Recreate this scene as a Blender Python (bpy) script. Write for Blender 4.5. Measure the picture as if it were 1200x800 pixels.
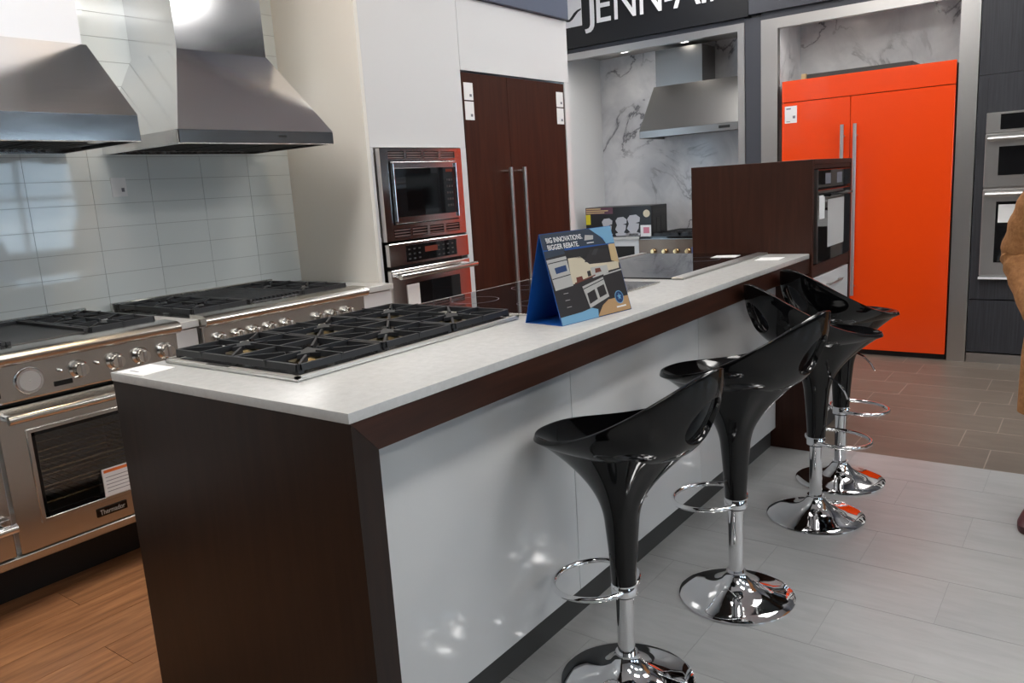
import bpy, bmesh, math, random
from mathutils import Vector, Matrix
random.seed(7)
for _o in list(bpy.data.objects):
    bpy.data.objects.remove(_o)
SC = bpy.context.scene
COL = SC.collection
PI = math.pi

# ------------------------------------------------------------------ camera
cam_d = bpy.data.cameras.new('camera')
cam_d.sensor_fit = 'HORIZONTAL'
cam_d.sensor_width = 36.0
cam_d.lens = 925.73 / 1200 * 36.0
cam_d.clip_start = 0.05
cam = bpy.data.objects.new('camera', cam_d)
COL.objects.link(cam)
cam.location = (1.1879, -1.0132, 1.4713)
cam.rotation_euler = (1.3787, 0.0623, 0.6354)
SC.camera = cam

# ------------------------------------------------------------------ world, exposure
W = bpy.data.worlds.new('sky')
SC.world = W
W.use_nodes = True
_bg = W.node_tree.nodes['Background']
_bg.inputs['Color'].default_value = (0.62, 0.82, 1.0, 1)
_bg.inputs['Strength'].default_value = 5.0
SC.view_settings.view_transform = 'Standard'
SC.view_settings.look = 'None'
SC.view_settings.gamma = 1.0
SC.view_settings.exposure = 0.0
SC.view_settings.use_curve_mapping = False
PANEL_LIGHT = 13.5      # ceiling troffers
SPOT_LIGHT = 60.0      # round ceiling downlights


# ------------------------------------------------------------------ materials
def lin(c):
    c /= 255.0
    return c / 12.92 if c <= 0.04045 else ((c + 0.055) / 1.055) ** 2.4


def rgb(r, g, b):
    return (lin(r), lin(g), lin(b), 1)


MATS = {}


def base_mat(name):
    m = bpy.data.materials.new(name)
    m.use_nodes = True
    MATS[name] = m
    nt = m.node_tree
    return m, nt, nt.nodes['Principled BSDF']


def plain(name, col, rough=0.5, metal=0.0, coat=0.0, spec=0.5, emit=None, estr=0.0):
    m, nt, b = base_mat(name)
    b.inputs['Base Color'].default_value = col
    b.inputs['Roughness'].default_value = rough
    b.inputs['Metallic'].default_value = metal
    b.inputs['Coat Weight'].default_value = coat
    b.inputs['Coat Roughness'].default_value = 0.04
    b.inputs['Specular IOR Level'].default_value = spec
    if emit:
        b.inputs['Emission Color'].default_value = emit
        b.inputs['Emission Strength'].default_value = estr
    return m


def node(nt, t, **kw):
    n = nt.nodes.new(t)
    for k, v in kw.items():
        setattr(n, k, v)
    return n


def coords(nt, scale, loc=(0, 0, 0)):
    tc = node(nt, 'ShaderNodeTexCoord')
    mp = node(nt, 'ShaderNodeMapping')
    mp.inputs['Scale'].default_value = scale
    mp.inputs['Location'].default_value = loc
    nt.links.new(tc.outputs['Object'], mp.inputs['Vector'])
    return mp.outputs['Vector']


def noise(nt, vec, scale, detail=4, rough=0.5, dist=0.0):
    n = node(nt, 'ShaderNodeTexNoise')
    n.inputs['Scale'].default_value = scale
    n.inputs['Detail'].default_value = detail
    n.inputs['Roughness'].default_value = rough
    n.inputs['Distortion'].default_value = dist
    nt.links.new(vec, n.inputs['Vector'])
    return n.outputs['Fac']


def ramp(nt, fac, stops):
    r = node(nt, 'ShaderNodeValToRGB')
    el = r.color_ramp.elements
    while len(el) < len(stops):
        el.new(0.5)
    for e, (p, c) in zip(el, stops):
        e.position = p
        e.color = c
    nt.links.new(fac, r.inputs['Fac'])
    return r.outputs['Color']


def bump(nt, b, fac, strength, dist=0.002):
    n = node(nt, 'ShaderNodeBump')
    n.inputs['Strength'].default_value = strength
    n.inputs['Distance'].default_value = dist
    nt.links.new(fac, n.inputs['Height'])
    nt.links.new(n.outputs['Normal'], b.inputs['Normal'])


def wood(name, dark, light, scale=(9, 9, 0.7), rough=0.35, coat=0.15, spec=0.3):
    m, nt, b = base_mat(name)
    v = coords(nt, scale)
    f = noise(nt, v, 4.0, 6, 0.6, 0.6)
    nt.links.new(ramp(nt, f, [(0.3, dark), (0.7, light)]), b.inputs['Base Color'])
    b.inputs['Roughness'].default_value = rough
    b.inputs['Coat Weight'].default_value = coat
    b.inputs['Specular IOR Level'].default_value = spec
    b.inputs['Coat Roughness'].default_value = 0.2
    return m


def steel(name, col, rough, scale, amount=0.12):
    m, nt, b = base_mat(name)
    b.inputs['Base Color'].default_value = col
    b.inputs['Metallic'].default_value = 1.0
    v = coords(nt, scale)
    f = noise(nt, v, 3.0, 3, 0.6)
    mr = node(nt, 'ShaderNodeMapRange')
    mr.inputs['To Min'].default_value = rough - amount * 0.5
    mr.inputs['To Max'].default_value = rough + amount * 0.5
    nt.links.new(f, mr.inputs['Value'])
    nt.links.new(mr.outputs['Result'], b.inputs['Roughness'])
    return m


def piece(name, dark, light, gscale, gstretch, rough, vary=0.12, mid=(0.3, 0.7)):
    """floor piece: grain plus a small shift of tone from piece to piece"""
    m, nt, b = base_mat(name)
    oi = node(nt, 'ShaderNodeObjectInfo')
    tc = node(nt, 'ShaderNodeTexCoord')
    ad = node(nt, 'ShaderNodeVectorMath', operation='ADD')
    sc = node(nt, 'ShaderNodeVectorMath', operation='MULTIPLY')
    sc.inputs[1].default_value = gstretch
    cv = node(nt, 'ShaderNodeCombineXYZ')
    mu = node(nt, 'ShaderNodeMath', operation='MULTIPLY')
    mu.inputs[1].default_value = 40.0
    nt.links.new(oi.outputs['Random'], mu.inputs[0])
    for i in range(3):
        nt.links.new(mu.outputs[0], cv.inputs[i])
    nt.links.new(tc.outputs['Object'], sc.inputs[0])
    nt.links.new(sc.outputs[0], ad.inputs[0])
    nt.links.new(cv.outputs[0], ad.inputs[1])
    f = noise(nt, ad.outputs[0], gscale, 6, 0.6, 0.4)
    col = ramp(nt, f, [(mid[0], dark), (mid[1], light)])
    hs = node(nt, 'ShaderNodeHueSaturation')
    mr = node(nt, 'ShaderNodeMapRange')
    mr.inputs['To Min'].default_value = 1 - vary
    mr.inputs['To Max'].default_value = 1 + vary
    nt.links.new(oi.outputs['Random'], mr.inputs['Value'])
    nt.links.new(mr.outputs['Result'], hs.inputs['Value'])
    nt.links.new(col, hs.inputs['Color'])
    nt.links.new(hs.outputs['Color'], b.inputs['Base Color'])
    b.inputs['Roughness'].default_value = rough
    return m


def marble(name):
    m, nt, b = base_mat(name)
    v = coords(nt, (1, 1, 1))
    n1 = noise(nt, v, 1.25, 7, 0.55, 0.9)
    ab = node(nt, 'ShaderNodeMath', operation='SUBTRACT')
    ab.inputs[1].default_value = 0.5
    nt.links.new(n1, ab.inputs[0])
    a2 = node(nt, 'ShaderNodeMath', operation='ABSOLUTE')
    nt.links.new(ab.outputs[0], a2.inputs[0])
    veins = ramp(nt, a2.outputs[0], [(0.0, rgb(120, 120, 126)), (0.005, rgb(168, 168, 173)), (0.016, rgb(222, 222, 225)), (0.08, rgb(236, 236, 238))])
    n2 = noise(nt, v, 2.6, 5, 0.55, 0.8)
    cloud = ramp(nt, n2, [(0.3, rgb(222, 223, 226)), (0.62, rgb(255, 255, 255))])
    n3 = noise(nt, v, 1.4, 3, 0.5, 0.2)
    gate = ramp(nt, n3, [(0.46, (0, 0, 0, 1)), (0.60, (1, 1, 1, 1))])
    mx = node(nt, 'ShaderNodeMix', data_type='RGBA')
    nt.links.new(gate, mx.inputs[0])
    nt.links.new(veins, mx.inputs[6])
    mx.inputs[7].default_value = rgb(236, 236, 238)
    mu = node(nt, 'ShaderNodeMix', data_type='RGBA', blend_type='MULTIPLY')
    mu.inputs[0].default_value = 1.0
    nt.links.new(mx.outputs[2], mu.inputs[6])
    nt.links.new(cloud, mu.inputs[7])
    nt.links.new(mu.outputs[2], b.inputs['Base Color'])
    b.inputs['Roughness'].default_value = 0.18
    return m


def clear_glass(name, tint=(1, 1, 1, 1), gloss=0.12):
    m = bpy.data.materials.new(name)
    m.use_nodes = True
    MATS[name] = m
    nt = m.node_tree
    nt.nodes.clear()
    out = node(nt, 'ShaderNodeOutputMaterial')
    mix = node(nt, 'ShaderNodeMixShader')
    tr = node(nt, 'ShaderNodeBsdfTransparent')
    gl = node(nt, 'ShaderNodeBsdfGlossy')
    tr.inputs['Color'].default_value = tint
    gl.inputs['Roughness'].default_value = 0.03
    mix.inputs[0].default_value = gloss
    nt.links.new(tr.outputs[0], mix.inputs[1])
    nt.links.new(gl.outputs[0], mix.inputs[2])
    nt.links.new(mix.outputs[0], out.inputs['Surface'])
    return m


def quartz(name):
    m, nt, b = base_mat(name)
    v = coords(nt, (1, 1, 1))
    f = noise(nt, v, 40, 8, 0.7, 0.4)
    nt.links.new(ramp(nt, f, [(0.3, rgb(194, 194, 192)), (0.7, rgb(208, 208, 206))]), b.inputs['Base Color'])
    b.inputs['Roughness'].default_value = 0.22
    return m


def woven(name, col, col2):
    m, nt, b = base_mat(name)
    v = coords(nt, (1, 1, 1))
    f = noise(nt, v, 60, 3, 0.6)
    nt.links.new(ramp(nt, f, [(0.3, col2), (0.7, col)]), b.inputs['Base Color'])
    b.inputs['Roughness'].default_value = 0.85
    bump(nt, b, noise(nt, v, 14, 4, 0.6, 0.5), 0.5, 0.02)
    return m


wood('espresso', rgb(50, 24, 15), rgb(68, 36, 24), (6, 6, 0.5), 0.45, 0.0)
wood('espresso_rail', rgb(42, 23, 16), rgb(64, 36, 26), (9, 0.7, 9), 0.4, 0.05)
wood('espresso_shaded', rgb(28, 17, 12), rgb(42, 27, 20), (9, 9, 0.7), 0.4, 0.05)  # same espresso wood, with the end panel's shade put into the colour
wood('charcoal_wood', rgb(50, 51, 55), rgb(66, 67, 72), (22, 22, 0.6), 0.4, 0.05)
steel('steel', (0.68, 0.67, 0.66, 1), 0.30, (2, 2, 60), 0.03)
steel('steel_y', (0.62, 0.61, 0.58, 1), 0.24, (60, 1, 60), 0.05)
steel('hood_steel', (0.74, 0.74, 0.75, 1), 0.13, (50, 1, 3), 0.1)
steel('niche_steel', (0.60, 0.58, 0.57, 1), 0.16, (60, 1, 60), 0.03)
steel('dark_steel', (0.30, 0.295, 0.29, 1), 0.34, (40, 2, 2), 0.04)
steel('tray_steel', (0.80, 0.79, 0.77, 1), 0.42, (2, 40, 2), 0.04)
plain('brown_reflect_steel', rgb(112, 96, 84), 0.3, 0.9)  # steel with a brown reflection put into its colour
plain('pan_black', (0.012, 0.012, 0.013, 1), 0.2)
steel('matte_steel', (0.58, 0.57, 0.56, 1), 0.36, (2, 2, 40), 0.04)
plain('chrome', (0.86, 0.86, 0.87, 1), 0.04, 1.0)
plain('soft_chrome', (0.78, 0.76, 0.72, 1), 0.14, 1.0)
plain('black_gloss', (0.003, 0.003, 0.0035, 1), 0.07, 0, 0.0, 0.4)
plain('black_glass', (0.008, 0.008, 0.009, 1), 0.03, 0, 0.0, 0.6)
plain('cast_iron', (0.022, 0.023, 0.026, 1), 0.42)
plain('griddle_black', (0.03, 0.03, 0.032, 1), 0.5)
plain('black_matte', (0.012, 0.012, 0.013, 1), 0.6)
plain('cavity', (0.05, 0.047, 0.045, 1), 0.4)
plain('kick_dark', rgb(58, 58, 58), 0.5)
plain('kick_black', rgb(22, 20, 20), 0.6)
plain('white_gloss', rgb(226, 227, 228), 0.12, 0, 0.2)
plain('panel_white', rgb(214, 214, 214), 0.14, 0, 0.2)
plain('cream_gloss', rgb(240, 237, 230), 0.12, 0, 0.2)
plain('duct_white', rgb(236, 238, 243), 0.35)
plain('orange', rgb(246, 74, 16), 0.22, 0, 0.3)
plain('paper', rgb(240, 240, 240), 0.6)
plain('print_grey', rgb(120, 120, 130), 0.6)
plain('print_orange', rgb(236, 120, 50), 0.6)
plain('grout', rgb(176, 181, 180), 0.7)
plain('wall_tile', rgb(228, 234, 233), 0.05, 0, 0.5)
plain('sign_black', rgb(24, 25, 29), 0.4)
plain('charcoal', rgb(66, 68, 76), 0.45)
plain('soffit', rgb(96, 104, 122), 0.35)
plain('sign_white', rgb(240, 240, 244), 0.4)
plain('wall_paint', rgb(186, 184, 182), 0.7)
plain('wall_dark', rgb(74, 72, 72), 0.7)
plain('ceiling_paint', rgb(222, 222, 224), 0.8)
plain('lamp_panel', (1, 1, 1, 1), 0.5, emit=(1.0, 0.975, 0.94, 1), estr=PANEL_LIGHT)
plain('lamp_warm', (1, 1, 1, 1), 0.5, emit=(1.0, 0.68, 0.34, 1), estr=SPOT_LIGHT * 4)
plain('lamp_white', (1, 1, 1, 1), 0.5, emit=(1.0, 0.93, 0.84, 1), estr=SPOT_LIGHT)
plain('brass', rgb(110, 100, 76), 0.35, 1.0)
plain('silver_face', rgb(226, 226, 224), 0.4, 0.6)
plain('floor_grout', rgb(150, 151, 151), 0.5)
plain('brown_grout', rgb(160, 148, 136), 0.7)
piece('laminate', rgb(162, 163, 163), rgb(174, 175, 175), 3.0, (1.6, 7, 1), 0.33, 0.012)
piece('brown_tile', rgb(104, 94, 85), rgb(116, 106, 96), 3.0, (1.5, 5, 1), 0.42, 0.03)
piece('oak', rgb(120, 78, 50), rgb(176, 124, 84), 3.0, (12, 1.2, 1), 0.36, 0.10)
marble('marble')
quartz('quartz')
clear_glass('window_glass', (1, 1, 1, 1), 0.05)
clear_glass('oven_glass', (0.8, 0.82, 0.84, 1), 0.10)
plain('blue_card', rgb(10, 82, 160), 0.5)
plain('card_slate', rgb(44, 58, 76), 0.45)
plain('card_sky', rgb(120, 172, 206), 0.45)
plain('card_tan', rgb(206, 178, 132), 0.45)
plain('card_cream', rgb(216, 204, 178), 0.45)
plain('card_dark', rgb(26, 24, 26), 0.45)
plain('card_black', rgb(38, 34, 36), 0.45)
plain('card_steel', rgb(190, 188, 184), 0.45)
plain('card_navy', rgb(24, 60, 110), 0.45)
plain('card_red', rgb(110, 50, 36), 0.45)
plain('card_floor', rgb(188, 150, 106), 0.45)
plain('box_black', rgb(24, 23, 26), 0.35)
plain('box_silver', rgb(186, 186, 192), 0.35)
plain('box_yellow', rgb(226, 208, 40), 0.45)
plain('box_purple', rgb(96, 58, 76), 0.45)
plain('box_pink', rgb(214, 130, 150), 0.45)
plain('gold_knob', rgb(214, 186, 140), 0.25, 1.0)
plain('screen_blue', rgb(70, 90, 150), 0.3)
woven('tan_coat', rgb(178, 126, 78), rgb(146, 98, 58))
woven('trousers', rgb(70, 62, 60), rgb(52, 46, 46))
plain('maroon', rgb(74, 26, 32), 0.4)
plain('skin', rgb(206, 160, 132), 0.5)
plain('hair', rgb(52, 38, 30), 0.6)
plain('eye', rgb(30, 24, 22), 0.2)


# ------------------------------------------------------------------ mesh helpers
class MB:
    """collects shapes into one bmesh"""

    def __init__(self):
        self.bm = bmesh.new()

    def box(self, x0, x1, y0, y1, z0, z1, b=0.0, seg=1):
        t = bmesh.new()
        vs = [t.verts.new(p) for p in ((x0, y0, z0), (x1, y0, z0), (x1, y1, z0), (x0, y1, z0), (x0, y0, z1), (x1, y0, z1), (x1, y1, z1), (x0, y1, z1))]
        for f in ((0, 3, 2, 1), (4, 5, 6, 7), (0, 1, 5, 4), (1, 2, 6, 5), (2, 3, 7, 6), (3, 0, 4, 7)):
            t.faces.new([vs[i] for i in f])
        if b > 0:
            bmesh.ops.bevel(t, geom=t.edges[:], offset=b, segments=seg, profile=0.6, affect='EDGES')
        self.merge(t)
        return self

    def merge(self, t, mat=None):
        if mat is not None:
            bmesh.ops.transform(t, matrix=mat, verts=t.verts)
        me = bpy.data.meshes.new('tmp')
        t.to_mesh(me)
        t.free()
        self.bm.from_mesh(me)
        bpy.data.meshes.remove(me)

    def cyl(self, a, b, r0, r1=None, n=20, caps=True):
        r1 = r0 if r1 is None else r1
        a, b = Vector(a), Vector(b)
        d = (b - a).normalized()
        u = d.orthogonal().normalized()
        w = d.cross(u)
        A, B = [], []
        for i in range(n):
            t = 2 * PI * i / n
            o = u * math.cos(t) + w * math.sin(t)
            A.append(self.bm.verts.new(a + o * r0))
            B.append(self.bm.verts.new(b + o * r1))
        for i in range(n):
            j = (i + 1) % n
            self.bm.faces.new((A[i], A[j], B[j], B[i]))
        if caps:
            self.bm.faces.new(A[::-1])
            self.bm.faces.new(B)
        return self

    def tube(self, pts, r, n=10, closed=False):
        pts = [Vector(p) for p in pts]
        rr = r if isinstance(r, (list, tuple)) else [r] * len(pts)
        rings = []
        up = None
        for i, p in enumerate(pts):
            if closed:
                d = pts[(i + 1) % len(pts)] - pts[i - 1]
            else:
                d = pts[min(i + 1, len(pts) - 1)] - pts[max(i - 1, 0)]
            d.normalize()
            if up is None:
                up = d.orthogonal().normalized()
            u = (up - d * up.dot(d)).normalized()
            up = u
            w = d.cross(u)
            rings.append([self.bm.verts.new(p + (u * math.cos(2 * PI * k / n) + w * math.sin(2 * PI * k / n)) * rr[i]) for k in range(n)])
        m = len(rings)
        for i in range(m if closed else m - 1):
            A, B = rings[i], rings[(i + 1) % m]
            for k in range(n):
                j = (k + 1) % n
                self.bm.faces.new((A[k], A[j], B[j], B[k]))
        if not closed:
            self.bm.faces.new(rings[0][::-1])
            self.bm.faces.new(rings[-1])
        return self

    def lathe(self, prof, c=(0, 0, 0), n=40, axis='z', cap=True):
        rings = []
        for r, h in prof:
            ring = []
            for i in range(n):
                t = 2 * PI * i / n
                p = (r * math.cos(t), r * math.sin(t), h)
                if axis == 'x':
                    p = (h, r * math.cos(t), r * math.sin(t))
                elif axis == 'y':
                    p = (r * math.sin(t), h, r * math.cos(t))
                ring.append(self.bm.verts.new(Vector(p) + Vector(c)))
            rings.append(ring)
        for A, B in zip(rings, rings[1:]):
            for i in range(n):
                j = (i + 1) % n
                self.bm.faces.new((A[i], A[j], B[j], B[i]))
        if cap:
            self.bm.faces.new(rings[0][::-1])
            self.bm.faces.new(rings[-1])
        return self

    def prism(self, pts, axis, a, b):
        """polygon in the two other axes, extruded from a to b along axis"""
        def P(q, h):
            return {'x': (h, q[0], q[1]), 'y': (q[0], h, q[1]), 'z': (q[0], q[1], h)}[axis]
        A = [self.bm.verts.new(P(q, a)) for q in pts]
        B = [self.bm.verts.new(P(q, b)) for q in pts]
        n = len(pts)
        for i in range(n):
            j = (i + 1) % n
            self.bm.faces.new((A[i], A[j], B[j], B[i]))
        self.bm.faces.new(A[::-1])
        self.bm.faces.new(B)
        return self

    def hull8(self, lo, hi):
        """box-like solid from 4 lower and 4 upper corners"""
        A = [self.bm.verts.new(p) for p in lo]
        B = [self.bm.verts.new(p) for p in hi]
        for i in range(4):
            j = (i + 1) % 4
            self.bm.faces.new((A[i], A[j], B[j], B[i]))
        self.bm.faces.new(A[::-1])
        self.bm.faces.new(B)
        return self


def mesh_from(mb, name, smooth):
    bm = mb.bm
    bmesh.ops.recalc_face_normals(bm, faces=bm.faces[:])
    me = bpy.data.meshes.new(name)
    bm.to_mesh(me)
    bm.free()
    if smooth:
        for p in me.polygons:
            p.use_smooth = True
        try:
            me.set_sharp_from_angle(angle=math.radians(38))
        except Exception:
            pass
    return me


def thing(name, label, cat, loc=(0, 0, 0), rotz=0.0, group=None):
    o = bpy.data.objects.new(name, None)
    o.empty_display_size = 0.1
    COL.objects.link(o)
    o.location = loc
    o.rotation_euler = (0, 0, rotz)
    o['label'] = label
    o['category'] = cat
    if group:
        o['group'] = group
    return o


def world_of(o):
    m = Matrix.Translation(o.location) @ o.rotation_euler.to_matrix().to_4x4()
    return world_of(o.parent) @ m if o.parent else m


def part(name, mb, mat, parent, smooth=True, local=False, label=None):
    """mesh child; geometry is given in world coordinates unless local"""
    if not local:
        bmesh.ops.transform(mb.bm, matrix=world_of(parent).inverted(), verts=mb.bm.verts)
    me = mesh_from(mb, name, smooth)
    o = bpy.data.objects.new(name, me)
    me.materials.append(MATS[mat])
    COL.objects.link(o)
    o.parent = parent
    if label:
        o['label'] = label
    return o


def solo(name, mb, mat, label=None, cat=None, kind=None, group=None, smooth=True):
    """top-level one-mesh object, origin at the middle of its base"""
    vs = mb.bm.verts
    lo = [min(v.co[i] for v in vs) for i in range(3)]
    hi = [max(v.co[i] for v in vs) for i in range(3)]
    org = Vector(((lo[0] + hi[0]) / 2, (lo[1] + hi[1]) / 2, lo[2]))
    bmesh.ops.translate(mb.bm, verts=vs, vec=-org)
    me = mesh_from(mb, name, smooth)
    me.materials.append(MATS[mat])
    o = bpy.data.objects.new(name, me)
    COL.objects.link(o)
    o.location = org
    if label:
        o['label'] = label
    if cat:
        o['category'] = cat
    if kind:
        o['kind'] = kind
    if group:
        o['group'] = group
    return o


def text_mesh(txt, size, depth=0.001, align='LEFT', bold=0.0):
    cu = bpy.data.curves.new('t', 'FONT')
    cu.body = txt
    cu.size = size
    cu.extrude = depth
    cu.align_x = align
    cu.offset = bold
    cu.resolution_u = 4
    ob = bpy.data.objects.new('t', cu)
    COL.objects.link(ob)
    bpy.context.view_layer.update()
    dg = bpy.context.evaluated_depsgraph_get()
    me = bpy.data.meshes.new_from_object(ob.evaluated_get(dg))
    bpy.data.objects.remove(ob)
    mb = MB()
    mb.bm.from_mesh(me)
    bpy.data.meshes.remove(me)
    return mb


def fit_text(txt, x0, x1, z0, z1, depth=0.004):
    """letters upright in the local XZ plane facing -Y, scaled into the given box"""
    mb = text_mesh(txt, 1.0, 0.0)
    g = bmesh.ops.extrude_face_region(mb.bm, geom=mb.bm.faces[:])
    bmesh.ops.translate(mb.bm, verts=[v for v in g['geom'] if isinstance(v, bmesh.types.BMVert)], vec=(0, 0, depth))
    vs = mb.bm.verts
    a0, a1 = min(v.co.x for v in vs), max(v.co.x for v in vs)
    b0, b1 = min(v.co.y for v in vs), max(v.co.y for v in vs)
    for v in vs:
        x = x0 + (v.co.x - a0) / (a1 - a0) * (x1 - x0)
        z = z0 + (v.co.y - b0) / (b1 - b0) * (z1 - z0)
        v.co = (x, -v.co.z, z)
    return mb


def copy_tree(o, parent=None):
    c = o.copy()
    COL.objects.link(c)
    c.parent = parent
    for ch in [k for k in bpy.data.objects if k.parent == o]:
        copy_tree(ch, c)
    return c


def struct(name, mb, mat, smooth=False):
    return solo(name, mb, mat, kind='structure', smooth=smooth)


# ================================================================== THE ROOM
ZC = 3.6                     # ceiling height
ZP = 0.10                    # raised display floor under the ranges
H = 1.05                     # island worktop
floor = struct('floor', MB().box(-4.0, 7.6, -6.0, 6.4, -0.2, -0.0008), 'floor_grout')
_cache = {}


def flat_piece(name, x0, x1, y0, y1, z0, z1, mat, parent, b=0.0):
    key = (name, round(x1 - x0, 4), round(y1 - y0, 4), round(z1 - z0, 4), mat)
    if key not in _cache:
        w, d, h = (x1 - x0) / 2, (y1 - y0) / 2, z1 - z0
        me = mesh_from(MB().box(-w, w, -d, d, 0, h, b), name, False)
        me.materials.append(MATS[mat])
        _cache[key] = me
    o = bpy.data.objects.new(name, _cache[key])
    COL.objects.link(o)
    o.parent = parent
    o.location = Vector(((x0 + x1) / 2, (y0 + y1) / 2, z0)) - parent.location
    return o


# grey 30 x 60 laminate tiles, half bond
g = 0.0010
yy = 3.205
row = 0
while yy > -1.9:
    y0 = yy - 0.315
    off = 0.828 if row % 2 == 0 else 0.525
    x = off - 0.607 * 2
    while x < 3.2:
        a, b_ = max(x, -0.5), x + 0.607
        if b_ - a > 0.02:
            flat_piece('laminate_tile', a + g, b_ - g, y0 + g, yy - g, -0.0008, 0.0, 'laminate', floor)
        x += 0.607
    yy = y0
    row += 1
solo_far = MB().box(3.25, 7.5, -6.0, 3.205, -0.0008, 0.0)
part('laminate_field', solo_far, 'laminate', floor, False)
part('laminate_field', MB().box(-0.5, 3.25, -6.0, yy - 0.001, -0.0008, 0.0), 'laminate', floor, False)
# brown tiles beyond
part('grout_bed', MB().box(-3.0, 7.5, 3.206, 6.3, -0.004, -0.0004), 'brown_grout', floor, False)
g = 0.0025
yy = 3.207
row = 0
while yy < 5.6:
    off = 0.797 if row % 2 == 0 else 0.65
    x = off - 0.61 * 6
    while x < 3.2:
        a, b_ = max(x, -2.95), x + 0.61
        if b_ - a > 0.02:
            flat_piece('stone_tile', a + g, b_ - g, yy + g, yy + 0.306 - g, -0.0008, 0.0, 'brown_tile', floor)
        x += 0.61
    yy += 0.306
    row += 1
# raised oak display floor
plat = struct('floor_raised', MB().box(-2.6, -0.42, -6.0, 3.0, 0.0, ZP - 0.008), 'kick_dark')
x = -0.42
col = 0
while x > -2.5:
    y = -2.9 + (col * 0.43) % 1.2
    while y < 3.0:
        y1 = min(y + 1.2, 3.0)
        if y1 - y > 0.05:
            flat_piece('plank', x - 0.18 + 0.0008, x - 0.0008, y + 0.0008, y1 - 0.0008, ZP - 0.008, ZP, 'oak', plat)
        y += 1.2
    x -= 0.18
    col += 1

ceil_ = struct('ceiling', MB().box(-4.0, 7.6, -6.0, 6.4, ZC, ZC + 0.1), 'ceiling_paint')

# left wall with its glass tiles
XW = -2.54
wall_left = struct('wall_left', MB().box(XW - 0.3, XW - 0.004, -6.0, 1.93, 0, ZC), 'grout')
TP, TZ = 0.2815, 0.1066
g = 0.0011
for i in range(-4, 6):
    ya = 0.53 + (i - 0) * TP
    yb = min(ya + TP, 1.93)
    if yb - ya < 0.05:
        continue
    for k in range(-1, 15):
        z0 = 1.088 + k * TZ
        za, zb = max(z0, 1.02), z0 + TZ
        flat_piece('wall_tile', XW - 0.004, XW, ya + g, yb - g, za + g, zb - g, 'wall_tile', wall_left)
# (flat_piece centres x and y; thickness runs in x)
wall_left2 = struct('wall_left_passage', MB().box(-3.3, -2.95, 3.9, 6.4, 0, ZC), 'white_gloss')
struct('wall_near', MB().box(-4.0, 7.6, -6.1, -6.0, 0, ZC), 'wall_dark')
struct('wall_back', MB().box(2.6, 7.6, 5.6, 5.7, 0, ZC), 'wall_dark')
struct('wall_back_outer', MB().box(-4.0, 2.7, 6.3, 6.4, 0, ZC), 'wall_paint')
# window wall on the right
XR = 7.5
wr = MB().box(XR, XR + 0.15, -6.0, 6.4, 0, 0.9).box(XR, XR + 0.15, -6.0, 6.4, 2.4, ZC)
wins = [(-2.6, -1.2), (0.6, 2.0), (3.7, 5.5)]
edges_ = [-6.0] + [v for w_ in wins for v in w_] + [6.4]
for a, b_ in zip(edges_[0::2], edges_[1::2]):
    wr.box(XR, XR + 0.15, a, b_, 0.9, 2.4)
struct('wall_right', wr, 'wall_dark')
for n_, (a, b_) in enumerate(wins):
    fr = MB()
    for q in (a, (a + b_) / 2 - 0.025, b_ - 0.05):
        fr.box(XR + 0.04, XR + 0.10, q, q + 0.05, 0.9, 2.4)
    for q in (0.9, 1.75, 2.35):
        fr.box(XR + 0.04, XR + 0.10, a, b_, q, q + 0.05)
    wo = struct('window_%d' % (n_ + 1), fr, 'charcoal')
    part('pane', MB().box(XR + 0.065, XR + 0.072, a, b_, 0.9, 2.4), 'window_glass', wo, False)


# ceiling lights
def troffer(x, y, label):
    t = thing('ceiling_light', label, 'ceiling light', (x, y, ZC - 0.06), 0, 'ceiling panel lights')
    part('frame', MB().box(x - 0.32, x + 0.32, y - 0.62, y - 0.59, ZC - 0.06, ZC).box(x - 0.32, x + 0.32, y + 0.59, y + 0.62, ZC - 0.06, ZC)
         .box(x - 0.32, x - 0.29, y - 0.59, y + 0.59, ZC - 0.06, ZC).box(x + 0.29, x + 0.32, y - 0.59, y + 0.59, ZC - 0.06, ZC), 'duct_white', t, False)
    part('diffuser', MB().box(x - 0.29, x + 0.29, y - 0.59, y + 0.59, ZC - 0.045, ZC - 0.03), 'lamp_panel', t, False)


for x in (2.3, 4.7):
    for y in (-1.4, 1.1, 3.6):
        troffer(x, y, 'white rectangular panel light set in the showroom ceiling')
troffer(-1.3, -1.3, 'added fill light shaped as a ceiling panel before the double oven range')  # unseen light added to brighten the cream side panel and wall tiles
troffer(0.5, 4.3, 'added fill light shaped as a ceiling panel in front of the orange refrigerator')  # added to brighten the orange doors and the back of the room
troffer(-0.5, 2.9, 'added fill light shaped as a ceiling panel above the island beside the tower')  # extra light added for the white cabinet fronts
troffer(-1.35, 0.3, 'added fill light shaped as a ceiling panel between island and ranges')  # unseen light placed to lift the range bay tiles and cream panel
troffer(-1.5, 4.75, 'white rectangular panel light in the ceiling in front of the marble alcove')


def downlight(x, y, z, mat, label, r=0.06):
    t = thing('downlight', label, 'downlight', (x, y, z - 0.02), 0, 'round downlights')
    part('trim_ring', MB().lathe([(r, -0.02), (r + 0.02, -0.02), (r + 0.02, 0.0), (r, 0.0)], (x, y, z), 28, cap=False), 'duct_white', t)
    part('bulb', MB().lathe([(0.001, -0.012), (r * 0.7, -0.012), (r, -0.004), (r, 0.0)], (x, y, z), 28), mat, t)


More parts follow.
